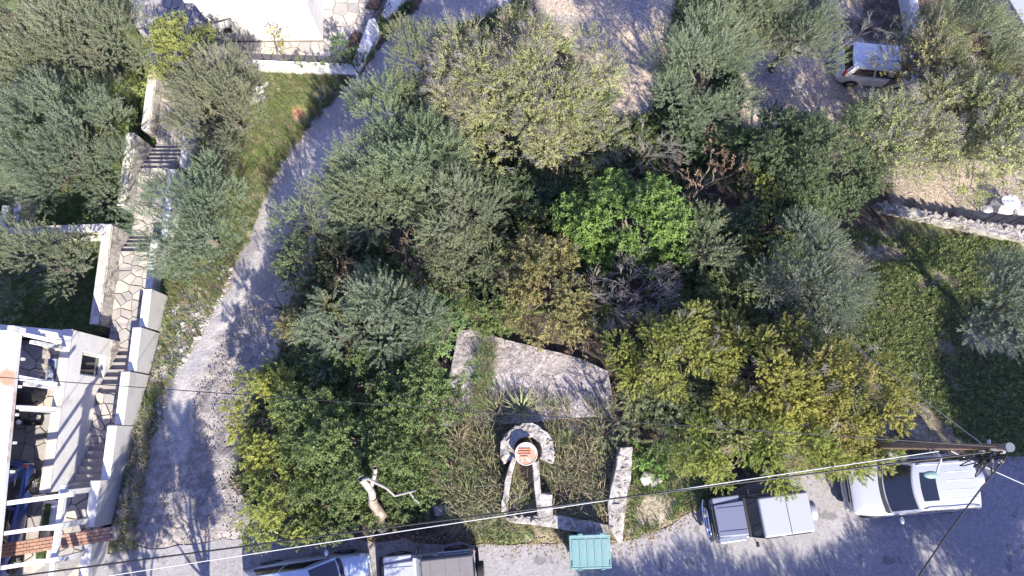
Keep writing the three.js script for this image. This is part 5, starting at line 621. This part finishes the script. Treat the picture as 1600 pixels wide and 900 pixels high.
{ // stones: loose white rubble beside the track
  const rk = [1, 2, 3].map(s => { const g = new THREE.IcosahedronGeometry(1, 1), p = g.attributes.position, r = RNG(s); for (let i = 0; i < p.count; i++) { const x = p.getX(i), y = p.getY(i), z = p.getZ(i), k = 0.72 + 0.55 * vn(x * 1.7 + s * 9, z * 1.7 + y * 1.3 + 4); p.setXYZ(i, x * k, y * k * 0.62, z * k * 0.85); } g.computeVertexNormals(); return g; });
  const sm_ = plain(1, 1, 1, 0.95), stoneMat = surf([0.52, 0.49, 0.46], 0.25, 0.95, { size: 1, n: 256, bump: 0.02 }), col = r => { const v = 0.28 + r() * 0.26; return [v, v * 0.96, v * 0.92]; };
  const inStones = r => { const x = mix(-16, -8, r()), z = mix(-9, 3.5, r()); return Z.stones(x, z) > 0.45 && fbm(x * 1.6 + 4, z * 1.6, 3) > 0.47 + 0.1 * r() && x > -13.85 && z < roadEdge(x) ? [x, z] : null; };
  field('loose_rubble', 'loose pale rubble scattered between stair wall and dirt track', 'rubble', rk[0], sm_, 1300, 72, inStones, col, [0.018, 0.045], 0.01, 0.8);
  field('track_gravel', 'broken stone surface of the lower dirt track', 'gravel', rk[1], sm_, 2600, 73, r => { const x = mix(-15, -7, r()), z = mix(-6, 3.6, r()); return Z.rocky(x, z) > 0.4 && Z.pale(x, z) < 0.5 && x > -13.8 && z < roadEdge(x) ? [x, z] : null; }, r => { const v = 0.2 + r() * 0.2; return [v, v * 0.92, v * 0.86]; }, [0.008, 0.026], 0.03, 0.8);
  field('slope_gravel', 'pale gravel and stones below the almond trees', 'gravel', rk[2], sm_, 900, 74, r => { const x = mix(8, 24, r()), z = mix(-24, -8, r()); return Z.clear(x, z) > 0.4 ? [x, z] : null; }, col, [0.012, 0.03], 0.01, 0.8);
  const r = RNG(75); let k = 0; const big = (x, z, s, lb, grp) => { const m = single('stone', rk[k++ % 3], stoneMat, lb, 'stone', grp); m.position.set(x, ground(x, z) + s * 0.2, z); m.rotation.set(r() * 0.5, r() * 6.28, r() * 0.5); m.scale.setScalar(s); };
  for (let i = 0; i < 60; i++) { let p = null; while (!p) p = inStones(r); big(p[0], p[1], 0.05 + r() * 0.07, 'fist-sized pale stone among the loose rubble beside the dirt track', 'pale stones beside the dirt track'); }
  for (const [px, py] of [[398, 150], [404, 158], [408, 146], [412, 155], [402, 140], [396, 160], [415, 132], [409, 138]]) { const p = onGround(px, py); big(p.x, p.z, 0.13 + r() * 0.12, 'pale block in the stone heap below the terrace parapet', 'stone heap below the parapet'); }
  for (const [px, py, s] of [[1012, 748, 0.3], [1020, 755, 0.2], [1028, 750, 0.16]]) { const p = onGround(px, py); big(p.x, p.z, s, 'white limestone lump on the verge beside the cistern wall', 'limestone lumps on the verge'); }
  for (const [px, py] of [[1380, 460], [1392, 476], [1478, 492], [1470, 521], [1374, 531], [1406, 550], [1393, 565], [1504, 610], [1568, 617], [1458, 600], [1490, 608], [1440, 612], [1372, 542], [1353, 374], [1398, 381], [1496, 638]]) { const p = onGround(px, py); big(p.x, p.z, 0.07 + r() * 0.08, 'small white stone lying in the grass of the slope', 'white stones on the slope'); }
  { const p = onGround(1565, 325); big(p.x, p.z, 0.55, 'large grey boulder beside the end of the rubble boundary wall'); for (const [a, b, s] of [[1540, 328, 0.28], [1592, 330, 0.34]]) { const q = onGround(a, b); big(q.x, q.z, s, 'grey rock beside the large boulder at the rubble wall', 'rocks at the boulder'); } }
  { const p = onGround(1565, 322); const g = rough(new THREE.SphereGeometry(0.3, 14, 8), 0.1, 0.09, 4, (x, y, z) => [x * 1.3, y * 0.4, z]); const m = single('crumpled_sheet', g, plain(0.75, 0.75, 0.75, 0.8), 'crumpled white plastic sheet lying on the large grey boulder', 'litter'); m.position.set(p.x + 0.05, p.y + 0.48, p.z); }
  const wallMat = surf([0.3, 0.275, 0.25], 0.45, 0.95, { size: 0.9, n: 256, bump: 0.02 }); const wallStones = (owner, line, lift, width, n, s0, s1) => { const o = scene.children.find(c => c.name === owner); const pts = line.map(([a, b, y]) => { const p = y === undefined ? onGround(a, b) : at(a, b, y); if (y === undefined) { const q = at(a, b, p.y + lift); p.x = q.x; p.z = q.z; p.y = q.y; } return p; }), cv = new THREE.CatmullRomCurve3(pts); for (let i = 0; i < n; i++) { const t = (i + r()) / n, p = cv.getPointAt(Math.min(1, t)), m = part('wall_stone', rk[i % 3], wallMat, o), s = s0 + r() * (s1 - s0); m.position.set(p.x + (r() - 0.5) * width, (line[0][2] === undefined ? ground(p.x, p.z) + lift : p.y) - s * 0.42, p.z + (r() - 0.5) * width); m.position.sub(o.isGroup ? o.position : new THREE.Vector3()); m.rotation.set(r(), r() * 6.28, r()); m.scale.set(s, s * (0.6 + 0.4 * r()), s); } };
  wallStones('rubble_boundary_wall', [[1378, 322], [1440, 335], [1500, 346], [1560, 358], [1640, 368]], 0.55, 0.38, 110, 0.09, 0.19);
  wallStones('stone_cistern', [[974, 704, 0.6], [972, 745, 0.6], [965, 785, 0.6], [962, 830, 0.6]], 0, 0.34, 60, 0.06, 0.13);
  wallStones('stone_cistern', [[800, 812, 0.55], [850, 812, 0.55], [900, 820, 0.55], [948, 832, 0.55]], 0, 0.2, 50, 0.05, 0.12);
  { const q = at(824, 706, 0.35), o = scene.children.find(c => c.name === 'stone_cistern'); for (let i = 0; i < 46; i++) { const t = -0.4 + i / 46 * (Math.PI + 0.8), rr = 0.62 + r() * 0.28, s = 0.07 + r() * 0.08, m = part('wall_stone', rk[i % 3], wallMat, o); m.position.set(q.x + Math.cos(t) * rr, 0.3, q.z - Math.sin(t) * rr * 1.03); m.rotation.set(r(), r() * 6, r()); m.scale.set(s, s * 0.7, s); } }
  { const q = new THREE.BufferGeometry(); q.setAttribute('position', new THREE.Float32BufferAttribute([0, 0.004, -0.03, 0.018, 0.012, 0, -0.018, 0.012, 0, 0.018, 0.012, 0, 0, 0.004, 0.035, -0.018, 0.012, 0], 3)); q.computeVertexNormals(); const l = []; for (let i = 0; i < 2600; i++) { const x = mix(-8.5, 18, r()), e = roadEdge(x), z = e + Math.abs(r() + r() + r() - 1.5) * 0.55 - 0.2; l.push([new THREE.Vector3(x, Math.max(ground(x, z), z > e - 0.2 ? 0.014 : -9), z), new THREE.Vector3((r() - 0.5) * 0.5, 1, (r() - 0.5) * 0.5).normalize(), 0.6 + r() * 0.9, gcol(r, [0.16, 0.1, 0.05], [0.36, 0.27, 0.14])]); } tag(scatter(numbered('fallen_leaves'), q, LM.dry, l), 'brown fallen leaves drifted along the edge of the asphalt', 'leaves', null, 'stuff'); }
  for (const [a, b, l, c, lb] of [[384, 108, 0.75, [0.3, 0.34, 0.42], 'pale blue-grey plank lying below the terrace parapet'], [386, 116, 0.9, [0.4, 0.38, 0.35], 'weathered grey plank lying in front of the blue-grey plank'], [396, 130, 0.8, [0.16, 0.12, 0.1], 'dark rotten plank leaning on the stone heap']]) { const p = onGround(a, b), m = single('plank', new RoundedBoxGeometry(l, 0.05, 0.13, 1, 0.008), plain(...c, 0.85), lb, 'plank'); m.position.set(p.x, p.y + 0.06, p.z); m.rotation.set(0, (r() - 0.5) * 0.7, 0.05); }
  { const p = onGround(1437, 168); const m = single('plastic_bag', rough(new THREE.SphereGeometry(0.2, 12, 8), 0.08, 0.06, 5), plain(0.08, 0.4, 0.2, 0.4), 'small bright green plastic bag on the ground under the almond trees', 'litter'); m.position.set(p.x, p.y + 0.12, p.z); }
}
for (const o of [...scene.children]) if (o.userData.grassBox) { const [cx, w, d] = o.userData.grassBox; delete o.userData.grassBox; const r = RNG(81), l = []; for (let i = 0; i < 130; i++) l.push([new THREE.Vector3(cx + (r() - 0.5) * w, 0.28, (r() - 0.5) * d), new THREE.Vector3((r() - 0.5) * 0.5, 1, (r() - 0.5) * 0.5).normalize(), 0.7 + r() * 0.6, gcol(r)]); scatter('plants', SPRAY.blade, LM.matt, l, o); }
// ---------------------------------------------------------------- draw
const renderer = new THREE.WebGLRenderer({ antialias: true });
renderer.toneMapping = THREE.LinearToneMapping;
renderer.toneMappingExposure = EXPOSURE;
renderer.shadowMap.enabled = true;
renderer.render(scene, camera);
